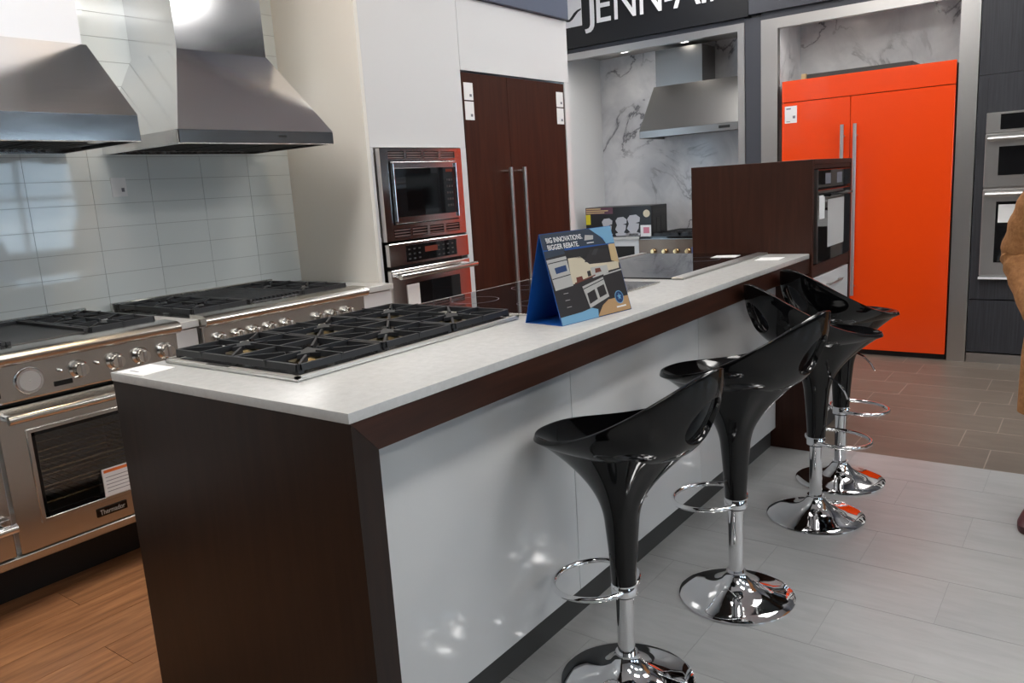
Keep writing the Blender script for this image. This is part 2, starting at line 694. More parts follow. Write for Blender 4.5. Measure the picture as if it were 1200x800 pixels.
for y in (-0.3, 0.45, 1.2):
    downlight(-1.5, y, ZC, 'lamp_warm', 'warm round downlight in the ceiling above the gas ranges')
for x in (-2.5, -1.9):
    downlight(x, 5.85, 2.66, 'lamp_white', 'small round downlight in the ceiling of the marble alcove', 0.045)
for x in (-0.6, 0.0):
    downlight(x, 5.68, 2.70, 'lamp_white', 'small round downlight above the orange refrigerator', 0.045)

# ================================================================== ISLAND
XP = -0.171
isl = thing('kitchen_island', 'long espresso brown kitchen island with glossy white side panels', 'island', (-0.47, 1.55, 0))
part('end_panel', MB().prism([(0.004, 0), (0.073, 0), (0.073, 0.9525), (0.004, 1.0255)], 'x', -0.945, 0.0), 'espresso_shaded', isl, False)
part('rail', MB().prism([(0.0735, 0.9525), (3.098, 0.9525), (3.098, 1.026), (0.0045, 1.026)], 'x', -0.03, 0.0), 'espresso_rail', isl, False)
part('rail', MB().box(-0.945, -0.92, 0.0735, 3.098, 0.9525, 1.026, 0.0015), 'espresso_rail', isl, False)
part('support_board', MB().box(-0.919, -0.031, 0.0735, 3.098, 0.995, 1.026), 'espresso_shaded', isl, False)
for a, b_ in ((0.0735, 1.082), (1.085, 2.101), (2.104, 3.098)):
    part('side_panel', MB().box(XP - 0.02, XP, a, b_, 0.109, 0.994, 0.001), 'panel_white', isl, False, label='glossy white side panel')
    part('side_panel', MB().box(-0.93, -0.91, a, b_, 0.20, 0.994, 0.001), 'panel_white', isl, False)
part('toe_kick', MB().box(-0.22, -0.197, 0.0735, 3.098, 0, 0.108), 'kick_dark', isl, False)
part('carcass', MB().box(-0.90, -0.23, 0.075, 3.096, 0.101, 0.99), 'kick_dark', isl, False)
top = solo('island_worktop', MB().box(-0.945, 0.0, 0.0, 3.098, 1.0265, H, 0.003, 2), 'quartz',
           'pale speckled quartz worktop of the long island', 'worktop')


# ------------------------------------------------------------------ grates and burners
def grate(mb, x0, x1, y0, y1, z, burners, bw=0.012, bh=0.018, drop=0.03):
    """frame of bars, feet and fingers round each burner centre; z is the top"""
    def bar(ax, ay, bx, by, w=bw, h=bh, zt=z):
        a, b = Vector((ax, ay, 0)), Vector((bx, by, 0))
        d = (b - a).normalized()
        s = Vector((-d.y, d.x, 0)) * (w / 2)
        s2 = s * 0.7
        lo = [(a + s).to_tuple(), (b + s).to_tuple(), (b - s).to_tuple(), (a - s).to_tuple()]
        hi = [(a + s2).to_tuple(), (b + s2).to_tuple(), (b - s2).to_tuple(), (a - s2).to_tuple()]
        mb.hull8([(p[0], p[1], zt - h) for p in lo], [(p[0], p[1], zt) for p in hi])
    i = bw / 2
    e = 0.012
    # rounded outer frame, deeper than the fingers
    for (a, b) in (((x0 + e, y0 + i), (x1 - e, y0 + i)), ((x0 + e, y1 - i), (x1 - e, y1 - i)),
                   ((x0 + i, y0 + e), (x0 + i, y1 - e)), ((x1 - i, y0 + e), (x1 - i, y1 - e)),
                   ((x0 + i, y0 + e), (x0 + e, y0 + i)), ((x1 - i, y0 + e), (x1 - e, y0 + i)),
                   ((x0 + i, y1 - e), (x0 + e, y1 - i)), ((x1 - i, y1 - e), (x1 - e, y1 - i))):
        bar(a[0], a[1], b[0], b[1], bw, bh + 0.003)
    xm = (x0 + x1) / 2
    bar(xm, y0 + i, xm, y1 - i)
    for fx in (x0 + 0.012, x1 - 0.012):
        for fy in (y0 + 0.012, y1 - 0.012):
            mb.box(fx - 0.008, fx + 0.008, fy - 0.008, fy + 0.008, z - bh - drop, z - bh)
    for (cx, cy) in burners:
        xa, xb = (x0, xm) if cx < xm else (xm, x1)
        ends = [(xa, cy), (xb, cy), (cx, y0), (cx, y1), (xa, y0), (xa, y1), (xb, y0), (xb, y1)]
        for k, (ex, ey) in enumerate(ends):
            d = Vector((ex - cx, ey - cy, 0))
            L = d.length
            d.normalize()
            r0 = 0.03 if k < 4 else 0.062
            if k >= 4:
                L *= 0.93
            bar(cx + d.x * r0, cy + d.y * r0, cx + d.x * L, cy + d.y * L, 0.009, 0.016, z + (0.003 if k < 4 else 0))


def burner(parent, cx, cy, z):
    base = MB().lathe([(0.056, 0), (0.056, 0.006), (0.04, 0.012), (0.03, 0.016)], (cx, cy, z), 24)
    b = part('burner', base, 'brass', parent)
    star = MB()
    pts = []
    for k in range(10):
        r = 0.058 if k % 2 == 0 else 0.028
        a = 2 * PI * k / 10
        pts.append((cx + r * math.cos(a), cy + r * math.sin(a)))
    star.prism(pts, 'z', z + 0.015, z + 0.026)
    part('burner_cap', star, 'cast_iron', b, False)


# gas cooktop on the island
gc = thing('gas_cooktop', 'stainless gas cooktop with black cast iron grates on the island', 'cooktop', (-0.62, 0.585, H))
cx0, cx1, cy0, cy1 = -0.905, -0.325, 0.135, 1.035
part('tray', MB().box(cx0, cx1, cy0, cy1, H, H + 0.008, 0.003)
     .box(cx0, cx0 + 0.012, cy0, cy1, H + 0.008, H + 0.013).box(cx1 - 0.012, cx1, cy0, cy1, H + 0.008, H + 0.013)
     .box(cx0, cx1, cy0, cy0 + 0.012, H + 0.008, H + 0.013).box(cx0, cx1, cy1 - 0.012, cy1, H + 0.008, H + 0.013), 'tray_steel', gc)
part('pan', MB().box(cx0 + 0.03, cx1 - 0.03, cy0 + 0.03, cy1 - 0.03, H + 0.008, H + 0.0095), 'pan_black', gc, False)
secs = [(cy0 + 0.02, cy0 + 0.305), (cy0 + 0.307, cy0 + 0.593), (cy0 + 0.595, cy1 - 0.02)]
for a, b_ in secs:
    m_ = (a + b_) / 2
    spots = [(-0.475, m_), (-0.755, m_)]
    mb = MB()
    grate(mb, cx0 + 0.018, cx1 - 0.018, a, b_, H + 0.036, spots, 0.014, 0.013, 0.010)
    part('grate', mb, 'cast_iron', gc, False, label='black cast iron grate')
    for s in spots:
        burner(gc, s[0], s[1], H + 0.008)
part('nameplate', MB().box(cx0 + 0.20, cx0 + 0.30, cy0 + 0.001, cy0 + 0.011, H + 0.0132, H + 0.0138), 'black_matte', gc, False)

# black glass induction cooktops
ic = thing('induction_cooktop', 'black glass cooktop with thin dark trim behind the tent card', 'cooktop', (-0.58, 1.5, H))
part('glass_top', MB().box(-0.905, -0.27, 1.105, 1.93, H, H + 0.006, 0.002), 'black_glass', ic, False)
part('trim_strip', MB().box(-0.905, -0.26, 1.088, 1.104, H, H + 0.007, 0.001).box(-0.269, -0.258, 1.104, 1.93, H, H + 0.007, 0.001), 'steel_y', ic, False)
for k, (cx, cy, r) in enumerate(((-0.74, 1.32, 0.09), (-0.74, 1.68, 0.075), (-0.45, 1.32, 0.075), (-0.45, 1.68, 0.1))):
    part('ring_mark', MB().lathe([(r - 0.0012, 0), (r + 0.0012, 0), (r + 0.0012, 0.0004), (r - 0.0012, 0.0004)], (cx, cy, H + 0.006), 40, cap=False), 'print_grey', ic, False)
ic2 = thing('induction_cooktop', 'black glass cooktop with wide steel side strips beside the brown tower', 'cooktop', (-0.57, 2.57, H))
part('glass_top', MB().box(-0.90, -0.262, 2.045, 3.075, H, H + 0.006, 0.002), 'black_glass', ic2, False)
part('side_strip', MB().box(-0.261, -0.205, 2.040, 3.08, H, H + 0.010, 0.003), 'matte_steel', ic2, False)
part('side_strip', MB().box(-0.935, -0.901, 2.040, 3.08, H, H + 0.010, 0.003), 'matte_steel', ic2, False)
for k, (cx, cy, r) in enumerate(((-0.74, 2.3, 0.1), (-0.74, 2.78, 0.075), (-0.45, 2.3, 0.075), (-0.45, 2.78, 0.1))):
    part('ring_mark', MB().lathe([(r - 0.0012, 0), (r + 0.0012, 0), (r + 0.0012, 0.0004), (r - 0.0012, 0.0004)], (cx, cy, H + 0.006), 40, cap=False), 'print_grey', ic2, False)

# papers lying on the worktop
pc = thing('spec_card', 'white printed card lying flat at the corner of the island worktop', 'card', (-0.86, 0.06, H))
part('sheet', MB().prism([(-0.925, 0.008), (-0.80, 0.012), (-0.815, 0.112), (-0.935, 0.108)], 'z', H, H + 0.0012), 'paper', pc, False)
part('print_line', MB().prism([(-0.90, 0.030), (-0.86, 0.031), (-0.86, 0.036), (-0.90, 0.035)], 'z', H + 0.0012, H + 0.0015), 'print_grey', pc, False)
solo('spec_card', MB().prism([(-0.17, 2.78), (-0.06, 2.80), (-0.07, 2.93), (-0.18, 2.91)], 'z', H, H + 0.0012), 'paper',
     'white card lying on the worktop beside the steel strip', 'card')
solo('spec_card', MB().prism([(-0.42, 2.84), (-0.30, 2.86), (-0.31, 2.97), (-0.43, 2.95)], 'z', H + 0.006, H + 0.0075), 'paper',
     'white card lying on black glass near the brown tower', 'card')

# ------------------------------------------------------------------ tent card
TH = math.atan2(-0.05, 0.348)      # card axis turned a little from the island's
tc = thing('tent_card', 'blue cardboard tent card advertising a rebate on the island worktop', 'tent card', (-0.187, 0.972, H), TH)
LC, WC, AZ = 0.352, 0.0775, 0.277   # length, half base, height (local x across, y along)


def slab(side):
    mb = MB()
    t = 0.002
    mb.hull8([(side * WC, 0, 0), (side * WC, LC, 0), (side * (WC - t * 1.2), LC, 0), (side * (WC - t * 1.2), 0, 0)],
             [(side * 0.0004, 0, AZ), (side * 0.0004, LC, AZ), (side * 0.0001, LC, AZ - t * 2), (side * 0.0001, 0, AZ - t * 2)])
    return mb


part('card_panel', slab(1), 'blue_card', tc, False, True)
part('card_panel', slab(-1), 'blue_card', tc, False, True)
part('card_base', MB().box(-WC + 0.003, WC - 0.003, 0.001, LC - 0.001, 0.0, 0.0012), 'blue_card', tc, False, True)
NL = math.hypot(WC, AZ)


def face_pt(u, v, h):
    """u 0..1 along the card, v 0..1 up the front face, h metres off it"""
    s = WC * (1 - v)
    nx, nz = AZ / NL, WC / NL
    return (s + nx * h, u * LC, v * AZ + nz * h)


def printed(name, poly, mat, lvl=1, parent=None):
    h0, h1 = 0.0, 0.0003 * lvl
    mb = MB()
    A = [mb.bm.verts.new(face_pt(u, v, h0)) for u, v in poly]
    B = [mb.bm.verts.new(face_pt(u, v, h1)) for u, v in poly]
    n = len(poly)
    for i in range(n):
        j = (i + 1) % n
        mb.bm.faces.new((A[i], A[j], B[j], B[i]))
    mb.bm.faces.new(A[::-1])
    mb.bm.faces.new(B)
    return part(name, mb, mat, tc, False, True)


R4 = lambda a, b, c, d: [(a, c), (b, c), (b, d), (a, d)]
printed('print_block', R4(0.004, 0.996, 0.004, 0.996), 'card_black', 1)
printed('print_block', [(0.005, 0.825), (0.88, 0.80), (0.80, 0.90), (0.72, 0.995), (0.005, 0.995)], 'card_slate', 2)
printed('print_block', [(0.76, 0.93), (0.84, 0.87), (0.87, 0.80), (0.995, 0.80), (0.995, 0.995), (0.68, 0.995)], 'card_sky', 3)
printed('print_block', [(0.005, 0.735), (0.29, 0.76), (0.27, 0.82), (0.005, 0.81)], 'card_slate', 3)
printed('print_block', [(0.26, 0.41), (0.80, 0.49), (0.97, 0.50), (0.985, 0.58), (0.82, 0.585), (0.56, 0.60), (0.50, 0.66), (0.46, 0.70), (0.29, 0.70)], 'card_cream', 3)
printed('print_block', [(0.56, 0.44), (0.80, 0.47), (0.80, 0.56), (0.56, 0.56)], 'card_steel', 4)
printed('print_block', [(0.29, 0.71), (0.87, 0.62), (0.885, 0.79), (0.26, 0.79)], 'card_dark', 3)
printed('print_block', [(0.50, 0.63), (0.87, 0.59), (0.88, 0.74), (0.62, 0.76)], 'card_black', 4)
printed('print_block', [(0.62, 0.70), (0.68, 0.76), (0.74, 0.76), (0.68, 0.69)], 'kick_dark', 5)
printed('print_block', [(0.885, 0.60), (0.995, 0.56), (0.995, 0.79), (0.90, 0.79)], 'card_tan', 3)
printed('print_block', [(0.03, 0.38), (0.27, 0.40), (0.27, 0.73), (0.01, 0.715)], 'card_steel', 4)
printed('print_block', [(0.09, 0.555), (0.24, 0.57), (0.24, 0.635), (0.085, 0.62)], 'card_navy', 5)
printed('print_block', [(0.02, 0.67), (0.27, 0.685), (0.27, 0.695), (0.02, 0.68)], 'card_black', 5)
printed('print_block', [(0.025, 0.50), (0.27, 0.52), (0.27, 0.53), (0.025, 0.51)], 'card_black', 5)
printed('print_block', [(0.42, 0.12), (0.72, 0.20), (0.70, 0.43), (0.385, 0.37)], 'card_steel', 4)
printed('print_block', [(0.43, 0.165), (0.55, 0.20), (0.54, 0.315), (0.425, 0.285)], 'card_black', 5)
printed('print_block', [(0.585, 0.21), (0.695, 0.235), (0.685, 0.35), (0.575, 0.325)], 'card_black', 5)
printed('print_block', [(0.39, 0.335), (0.70, 0.40), (0.70, 0.41), (0.39, 0.345)], 'card_black', 5)
printed('print_block', [(0.30, 0.41), (0.60, 0.46), (0.60, 0.475), (0.30, 0.425)], 'card_red', 5)
printed('print_block', [(0.33, 0.425), (0.42, 0.43), (0.415, 0.485), (0.335, 0.48)], 'card_red', 6)
printed('print_block', [(0.50, 0.465), (0.545, 0.47), (0.545, 0.53), (0.50, 0.525)], 'card_dark', 6)
printed('print_block', [(0.61, 0.49), (0.70, 0.495), (0.69, 0.54), (0.62, 0.54)], 'card_red', 6)
printed('print_block', [(0.72, 0.445), (0.995, 0.47), (0.995, 0.485), (0.72, 0.46)], 'card_steel', 4)
printed('print_block', [(0.50, 0.01), (0.99, 0.01), (0.995, 0.17), (0.70, 0.17), (0.60, 0.12)], 'card_floor', 2)
printed('print_block', [(0.005, 0.005), (0.50, 0.005), (0.52, 0.09), (0.44, 0.12), (0.30, 0.10), (0.005, 0.09)], 'card_sky', 4)
for k_ in range(3):
    printed('print_block', R4(0.12, 0.18, 0.18 + k_ * 0.075, 0.186 + k_ * 0.075), 'card_steel', 4)


def disc(u, v, r, n=20):
    return [(u + r * math.cos(2 * PI * k / n), v + r * 1.22 * math.sin(2 * PI * k / n)) for k in range(n)]


printed('badge_print', disc(0.86, 0.17, 0.062), 'card_sky', 5)
printed('badge_print', disc(0.86, 0.17, 0.054), 'card_navy', 6)
printed('badge_print', [(0.86 + (0.036 if k % 2 == 0 else 0.015) * math.sin(PI * k / 5), 0.175 + (0.044 if k % 2 == 0 else 0.018) * math.cos(PI * k / 5)) for k in range(10)], 'card_sky', 7)
printed('badge_print', R4(0.79, 0.93, 0.055, 0.072), 'paper', 5)


def card_text(txt, u0, u1, v0, v1, mat='paper', lvl=8):
    mb = text_mesh(txt, 1.0, 0.0, bold=0.022)
    vs = mb.bm.verts
    a0, a1 = min(v.co.x for v in vs), max(v.co.x for v in vs)
    b0, b1 = min(v.co.y for v in vs), max(v.co.y for v in vs)
    for v in vs:
        u = u0 + (v.co.x - a0) / (a1 - a0) * (u1 - u0)
        w = v0 + (v.co.y - b0) / (b1 - b0) * (v1 - v0)
        v.co = face_pt(u, w, 0.0003 * lvl)
    return part('lettering', mb, mat, tc, False, True)


card_text('BIG INNOVATIONS.', 0.06, 0.55, 0.892, 0.950)
card_text('BIGGER REBATE.', 0.06, 0.48, 0.815, 0.873)
printed('lettering_bar', R4(0.60, 0.70, 0.832, 0.842), 'paper', 4)
printed('lettering_bar', [(0.575, 0.87), (0.70, 0.87), (0.715, 0.915), (0.60, 0.93)], 'card_steel', 4)

# ------------------------------------------------------------------ tower at the island's end
tw = thing('tower_cabinet', 'brown wooden tower cabinet with a built-in oven at the end of the island', 'cabinet', (-0.31, 3.47, 0))
part('side_board', MB().box(-0.632, 0.012, 3.10, 3.125, 0.0, 1.517, 0.0015), 'espresso', tw, False)
part('side_board', MB().box(-0.632, 0.012, 3.835, 3.86, 0.0, 1.517, 0.0015), 'espresso', tw, False)
part('top_board', MB().box(-0.632, 0.012, 3.1255, 3.8345, 1.492, 1.517, 0.0015), 'espresso_rail', tw, False)
part('back_board', MB().box(-0.632, -0.61, 3.1255, 3.8345, 0.1, 1.491), 'espresso', tw, False)
part('front_rail', MB().box(-0.02, 0.008, 3.1255, 3.8345, 0.925, 0.985), 'espresso_rail', tw, False)
part('front_rail', MB().box(-0.02, 0.008, 3.1255, 3.8345, 1.47, 1.491), 'espresso_rail', tw, False)
for z0, z1 in ((0.535, 0.918), (0.13, 0.525)):
    d_ = part('drawer', MB().box(-0.02, 0.008, 3.135, 3.825, z0, z1, 0.0015), 'panel_white', tw, False, label='white drawer front')
    part('handle', MB().tube([(0.009, 3.38, z1 - 0.06), (0.032, 3.38, z1 - 0.06), (0.032, 3.62, z1 - 0.06), (0.009, 3.62, z1 - 0.06)], 0.005, 8), 'matte_steel', d_)
part('plinth', MB().box(-0.6, -0.03, 3.13, 3.83, 0, 0.12), 'kick_dark', tw, False)
part('carcass', MB().box(-0.60, -0.24, 3.13, 3.83, 0.125, 1.48), 'espresso_shaded', tw, False)
to = thing('wall_oven', 'compact black glass oven built into the brown tower cabinet', 'oven', (0.0, 3.48, 0.99))
part('body', MB().box(-0.23, 0.0, 3.16, 3.80, 0.99, 1.465), 'black_matte', to, False)
part('control_panel', MB().box(0.0, 0.018, 3.165, 3.795, 1.372, 1.463, 0.002), 'black_glass', to, False)
for ya in (3.30, 3.52):
    part('display', MB().box(0.018, 0.0188, ya, ya + 0.10, 1.39, 1.445), 'print_grey', to, False)
od = part('door', MB().box(0.0, 0.02, 3.165, 3.795, 0.992, 1.362, 0.002), 'black_glass', to, False)
part('window_pane', MB().box(0.02, 0.0206, 3.345, 3.665, 1.06, 1.31), 'panel_white', od, False, label='oven door window with a painted white reflection')  # white reflection in the black glass, laid on as colour
part('handle', MB().tube([(0.02, 3.27, 1.335), (0.05, 3.27, 1.335), (0.05, 3.70, 1.335), (0.02, 3.70, 1.335)], 0.008, 8), 'black_gloss', od)
part('sticker', MB().box(0.0202, 0.0212, 3.185, 3.285, 1.215, 1.335), 'paper', od, False, label='white paper sticker')
part('edge_strip', MB().box(0.0, 0.021, 3.158, 3.164, 0.992, 1.463), 'matte_steel', to, False)


# ================================================================== BAR STOOLS
def bowl_pt(phi, t, off=0.0):
    """seat shell; local +x is the front; z measured from the collar top"""
    cx, a, b = -0.025, 0.288, 0.195
    c_, s_ = math.cos(phi), math.sin(phi)
    fr_ = 1.0 - 0.16 * max(0.0, c_)
    rx = cx + a * math.copysign(abs(c_) ** fr_, c_)
    ry = b * math.copysign(abs(s_) ** fr_, s_)
    u = (1 - math.cos(phi)) / 2
    zr = 0.425 + 0.248 * u ** 1.85
    g_ = 1.9 + 0.6 * u
    zb = 0.382
    # slight outward roll of the rim towards the front
    q = 1 - (1 - t) ** (1 + 0.75 * u)
    x, y = rx * q, ry * q
    z = zb + (zr - zb) * t ** g_
    return Vector((x, y, z - off))


def make_stool():
    t = thing('bar_stool', '', 'bar stool', (0, 0, 0))
    # shell with an oval hand hole in the back
    N, M = 96, 26
    bm = bmesh.new()
    P, hw, hh, tcn = {}, 0.42, 0.135, 0.755

    def inside(phi, tt):
        return ((phi - PI) / hw) ** 2 + ((tt - tcn) / hh) ** 2
    cen = bm.verts.new(bowl_pt(0, 0))
    par = {}
    for k in range(1, M + 1):
        for i in range(N):
            phi, tt = 2 * PI * i / N, k / M
            par[(i, k)] = (phi, tt)
    gone = set()
    for k in range(1, M):
        for i in range(N):
            q = [(i, k), ((i + 1) % N, k), ((i + 1) % N, k + 1), (i, k + 1)]
            if sum(inside(*par[c]) for c in q) / 4 < 1.0:
                gone.add((i, k))
    # snap the border of the hole onto the ellipse
    border = set()
    for (i, k) in gone:
        for c in ((i, k), ((i + 1) % N, k), ((i + 1) % N, k + 1), (i, k + 1)):
            border.add(c)
    keep = set()
    for k in range(1, M):
        for i in range(N):
            if (i, k) not in gone:
                for c in ((i, k), ((i + 1) % N, k), ((i + 1) % N, k + 1), (i, k + 1)):
                    keep.add(c)
    for c in border & keep:
        phi, tt = par[c]
        s = math.sqrt(max(inside(phi, tt), 1e-6))
        par[c] = (PI + (phi - PI) / s, tcn + (tt - tcn) / s)
    for c in keep | {(i, 1) for i in range(N)}:
        P[c] = bm.verts.new(bowl_pt(*par[c]))
    for i in range(N):
        bm.faces.new((cen, P[(i, 1)], P[((i + 1) % N, 1)]))
    for k in range(1, M):
        for i in range(N):
            if (i, k) in gone:
                continue
            j = (i + 1) % N
            bm.faces.new((P[(i, k)], P[(j, k)], P[(j, k + 1)], P[(i, k + 1)]))
    mb = MB()
    mb.bm.free()
    mb.bm = bm
    seat = part('seat', mb, 'black_gloss', t, True, True, label='glossy black scooped seat shell with oval hand hole')
    so = seat.modifiers.new('thick', 'SOLIDIFY')
    so.thickness = 0.016
    so.offset = -1.0
    bv = seat.modifiers.new('round', 'BEVEL')
    bv.width = 0.006
    bv.segments = 3
    bv.limit_method = 'ANGLE'
    bv.angle_limit = math.radians(50)
    for p in seat.data.polygons:
        p.use_smooth = True
    # flared stem and belly that meet the shell along its own slope
    mb = MB()
    n = 64
    rings = [[] for _ in range(22)]
    for i in range(n):
        phi = 2 * PI * i / n
        u = (1 - math.cos(phi)) / 2
        w = min(1.0, max(0.0, (u - 0.55) / 0.38))
        w = w * w * (3 - 2 * w)
        ta = 0.965 - 0.465 * w
        A = bowl_pt(phi, ta, -0.005)
        T = (bowl_pt(phi, ta + 0.02) - bowl_pt(phi, ta - 0.02)).normalized()
        ang = math.atan2(A.y, A.x)
        rad = Vector((math.cos(ang), math.sin(ang), 0))
        reach = math.hypot(A.x, A.y)
        B = rad * 0.051 + Vector((0, 0, 0.20))
        C1 = rad * 0.060 + Vector((0, 0, 0.275))
        C2a = rad * (reach * 0.50) + Vector((0, 0, A.z - 0.075 - 0.45 * (A.z - 0.42)))
        C2b = A - T * (reach * 0.62) + Vector((0, 0, -0.018))
        C2 = C2a * (1 - w) + C2b * w
        for k in range(6):
            q = k / 6
            rings[k].append(rad * (0.0365 + (0.051 - 0.0365) * q ** 1.3) + Vector((0, 0, 0.20 * q)))
        for k in range(16):
            q = k / 15
            p = B * (1 - q) ** 3 + C1 * 3 * q * (1 - q) ** 2 + C2 * 3 * q * q * (1 - q) + A * q ** 3
            rings[6 + k].append(p)
    rings = [[mb.bm.verts.new(p) for p in r] for r in rings]
    for A, B in zip(rings, rings[1:]):
        for i in range(n):
            j = (i + 1) % n
            mb.bm.faces.new((A[i], A[j], B[j], B[i]))
    mb.bm.faces.new(rings[0][::-1])
    part('stem', mb, 'black_gloss', t, True, True)
    part('collar', MB().lathe([(0.03, -0.034), (0.0385, -0.034), (0.0385, -0.008), (0.037, -0.006), (0.037, 0.0), (0.03, 0.0)], n=32, cap=False), 'chrome', t, True, True)
    part('seal_ring', MB().lathe([(0.026, -0.04), (0.033, -0.04), (0.033, -0.0345), (0.026, -0.0345)], n=28, cap=False), 'black_matte', t, True, True)
    # loop footrest
    rc, cxx = 0.125, 0.105
    a0 = math.radians(163)
    pts = [(0.022, 0.036, -0.018)]
    pts = []
    for k in range(41):
        a = -a0 + 2 * a0 * k / 40
        pts.append((cxx + rc * math.cos(a) * 1.0, rc * 1.08 * math.sin(a), -0.018 - 0.012 * (1 + math.cos(a)) / 2))
    part('footrest', MB().tube([(0.0, -0.03, -0.018)] + pts + [(0.0, 0.03, -0.018)], 0.0085, 12), 'chrome', t, True, True)
    part('lever', MB().tube([(0.03, -0.055, 0.262), (0.03, -0.10, 0.255), (0.03, -0.15, 0.225), (0.03, -0.17, 0.20)], 0.004, 8), 'chrome', t, True, True)
    return t


def finish_stool(t, x, y, zc, face, label):
    """column and base reach down to the floor from the collar at zc"""
    t.location = (x, y, 0)
    t.rotation_euler = (0, 0, math.atan2(face[1], face[0]))
    t['label'] = label
    t['group'] = 'bar stools along the island'
    for c in [k for k in bpy.data.objects if k.parent == t]:
        c.location = (0, 0, zc)
    part('column', MB().lathe([(0.026, 0.075), (0.026, zc - 0.02)], n=28), 'chrome', t, True, True)
    part('base', MB().lathe([(0.001, 0.0), (0.197, 0.0), (0.200, 0.003), (0.199, 0.007), (0.19, 0.012), (0.165, 0.018), (0.13, 0.026), (0.095, 0.037),
                             (0.068, 0.051), (0.05, 0.067), (0.04, 0.083), (0.034, 0.094), (0.034, 0.099), (0.001, 0.099)], n=64, cap=False), 'chrome', t, True, True)


proto = make_stool()
stools = [proto] + [copy_tree(proto) for _ in range(3)]
finish_stool(stools[0], 0.128, 0.857, 0.322, (-0.985, 0.12), 'glossy black bar stool facing the island, set lower than the other stools')
finish_stool(stools[1], 0.222, 1.492, 0.372, (-0.985, 0.15), 'glossy black bar stool facing the island, second from the gas cooktop end')
finish_stool(stools[2], 0.266, 2.299, 0.360, (0.673, 0.742), 'glossy black bar stool turned away from the island, third from the gas cooktop end')
finish_stool(stools[3], 0.248, 2.765, 0.368, (0.56, 0.83), 'glossy black bar stool turned away from the island, beside the tower cabinet')


# ================================================================== RANGE BAY
def knob(parent, x, y, z, r=0.024):
    """knob pointing +x"""
    k = part('knob', MB().lathe([(r * 1.35, 0), (r * 1.35, 0.006), (r * 1.12, 0.010), (r, 0.012), (r, 0.034), (r * 0.92, 0.040), (0.001, 0.041)], (x, y, z), 24, 'x'), 'soft_chrome', parent)
    part('grip_bar', MB().box(x + 0.036, x + 0.047, y - 0.006, y + 0.006, z - r * 0.9, z + r * 0.9, 0.002), 'matte_steel', k)


def oven_door(parent, y0, y1, z0, z1, xf, wy, wz, handle_z, racks=True):
    """framed door with recessed window, tube handle; face at xf"""
    wy0, wy1 = wy
    wz0, wz1 = wz
    d = part('door', MB().box(xf - 0.04, xf, y0, wy0, z0, z1).box(xf - 0.04, xf, wy1, y1, z0, z1)
             .box(xf - 0.04, xf, wy0, wy1, z0, wz0).box(xf - 0.04, xf, wy0, wy1, wz1, z1), 'steel_y', parent, False)
    b = 0.018
    part('window_frame', MB().box(xf, xf + 0.006, wy0 - 0.012, wy0 + 0.004, wz0 - 0.012, wz1 + 0.012, 0.002).box(xf, xf + 0.006, wy1 - 0.004, wy1 + 0.012, wz0 - 0.012, wz1 + 0.012, 0.002)
         .box(xf, xf + 0.006, wy0, wy1, wz1 - 0.004, wz1 + 0.012, 0.002).box(xf, xf + 0.006, wy0, wy1, wz0 - 0.012, wz0 + 0.004, 0.002), 'steel_y', d)
    part('window_border', MB().box(xf - 0.012, xf - 0.006, wy0, wy0 + b, wz0, wz1).box(xf - 0.012, xf - 0.006, wy1 - b, wy1, wz0, wz1)
         .box(xf - 0.012, xf - 0.006, wy0, wy1, wz0, wz0 + b).box(xf - 0.012, xf - 0.006, wy0, wy1, wz1 - b, wz1), 'black_gloss', d, False)
    part('window_pane', MB().box(xf - 0.014, xf - 0.011, wy0, wy1, wz0, wz1), 'oven_glass', d, False)
    if handle_z:
        hx = xf + 0.055
        part('handle', MB().cyl((hx, y0 + 0.015, handle_z), (hx, y1 - 0.015, handle_z), 0.0165, n=20), 'soft_chrome', d)
        for yy_ in (y0 + 0.03, y1 - 0.03):
            part('handle_post', MB().cyl((xf, yy_, handle_z), (hx, yy_, handle_z), 0.012, n=14), 'chrome', d)
    return d


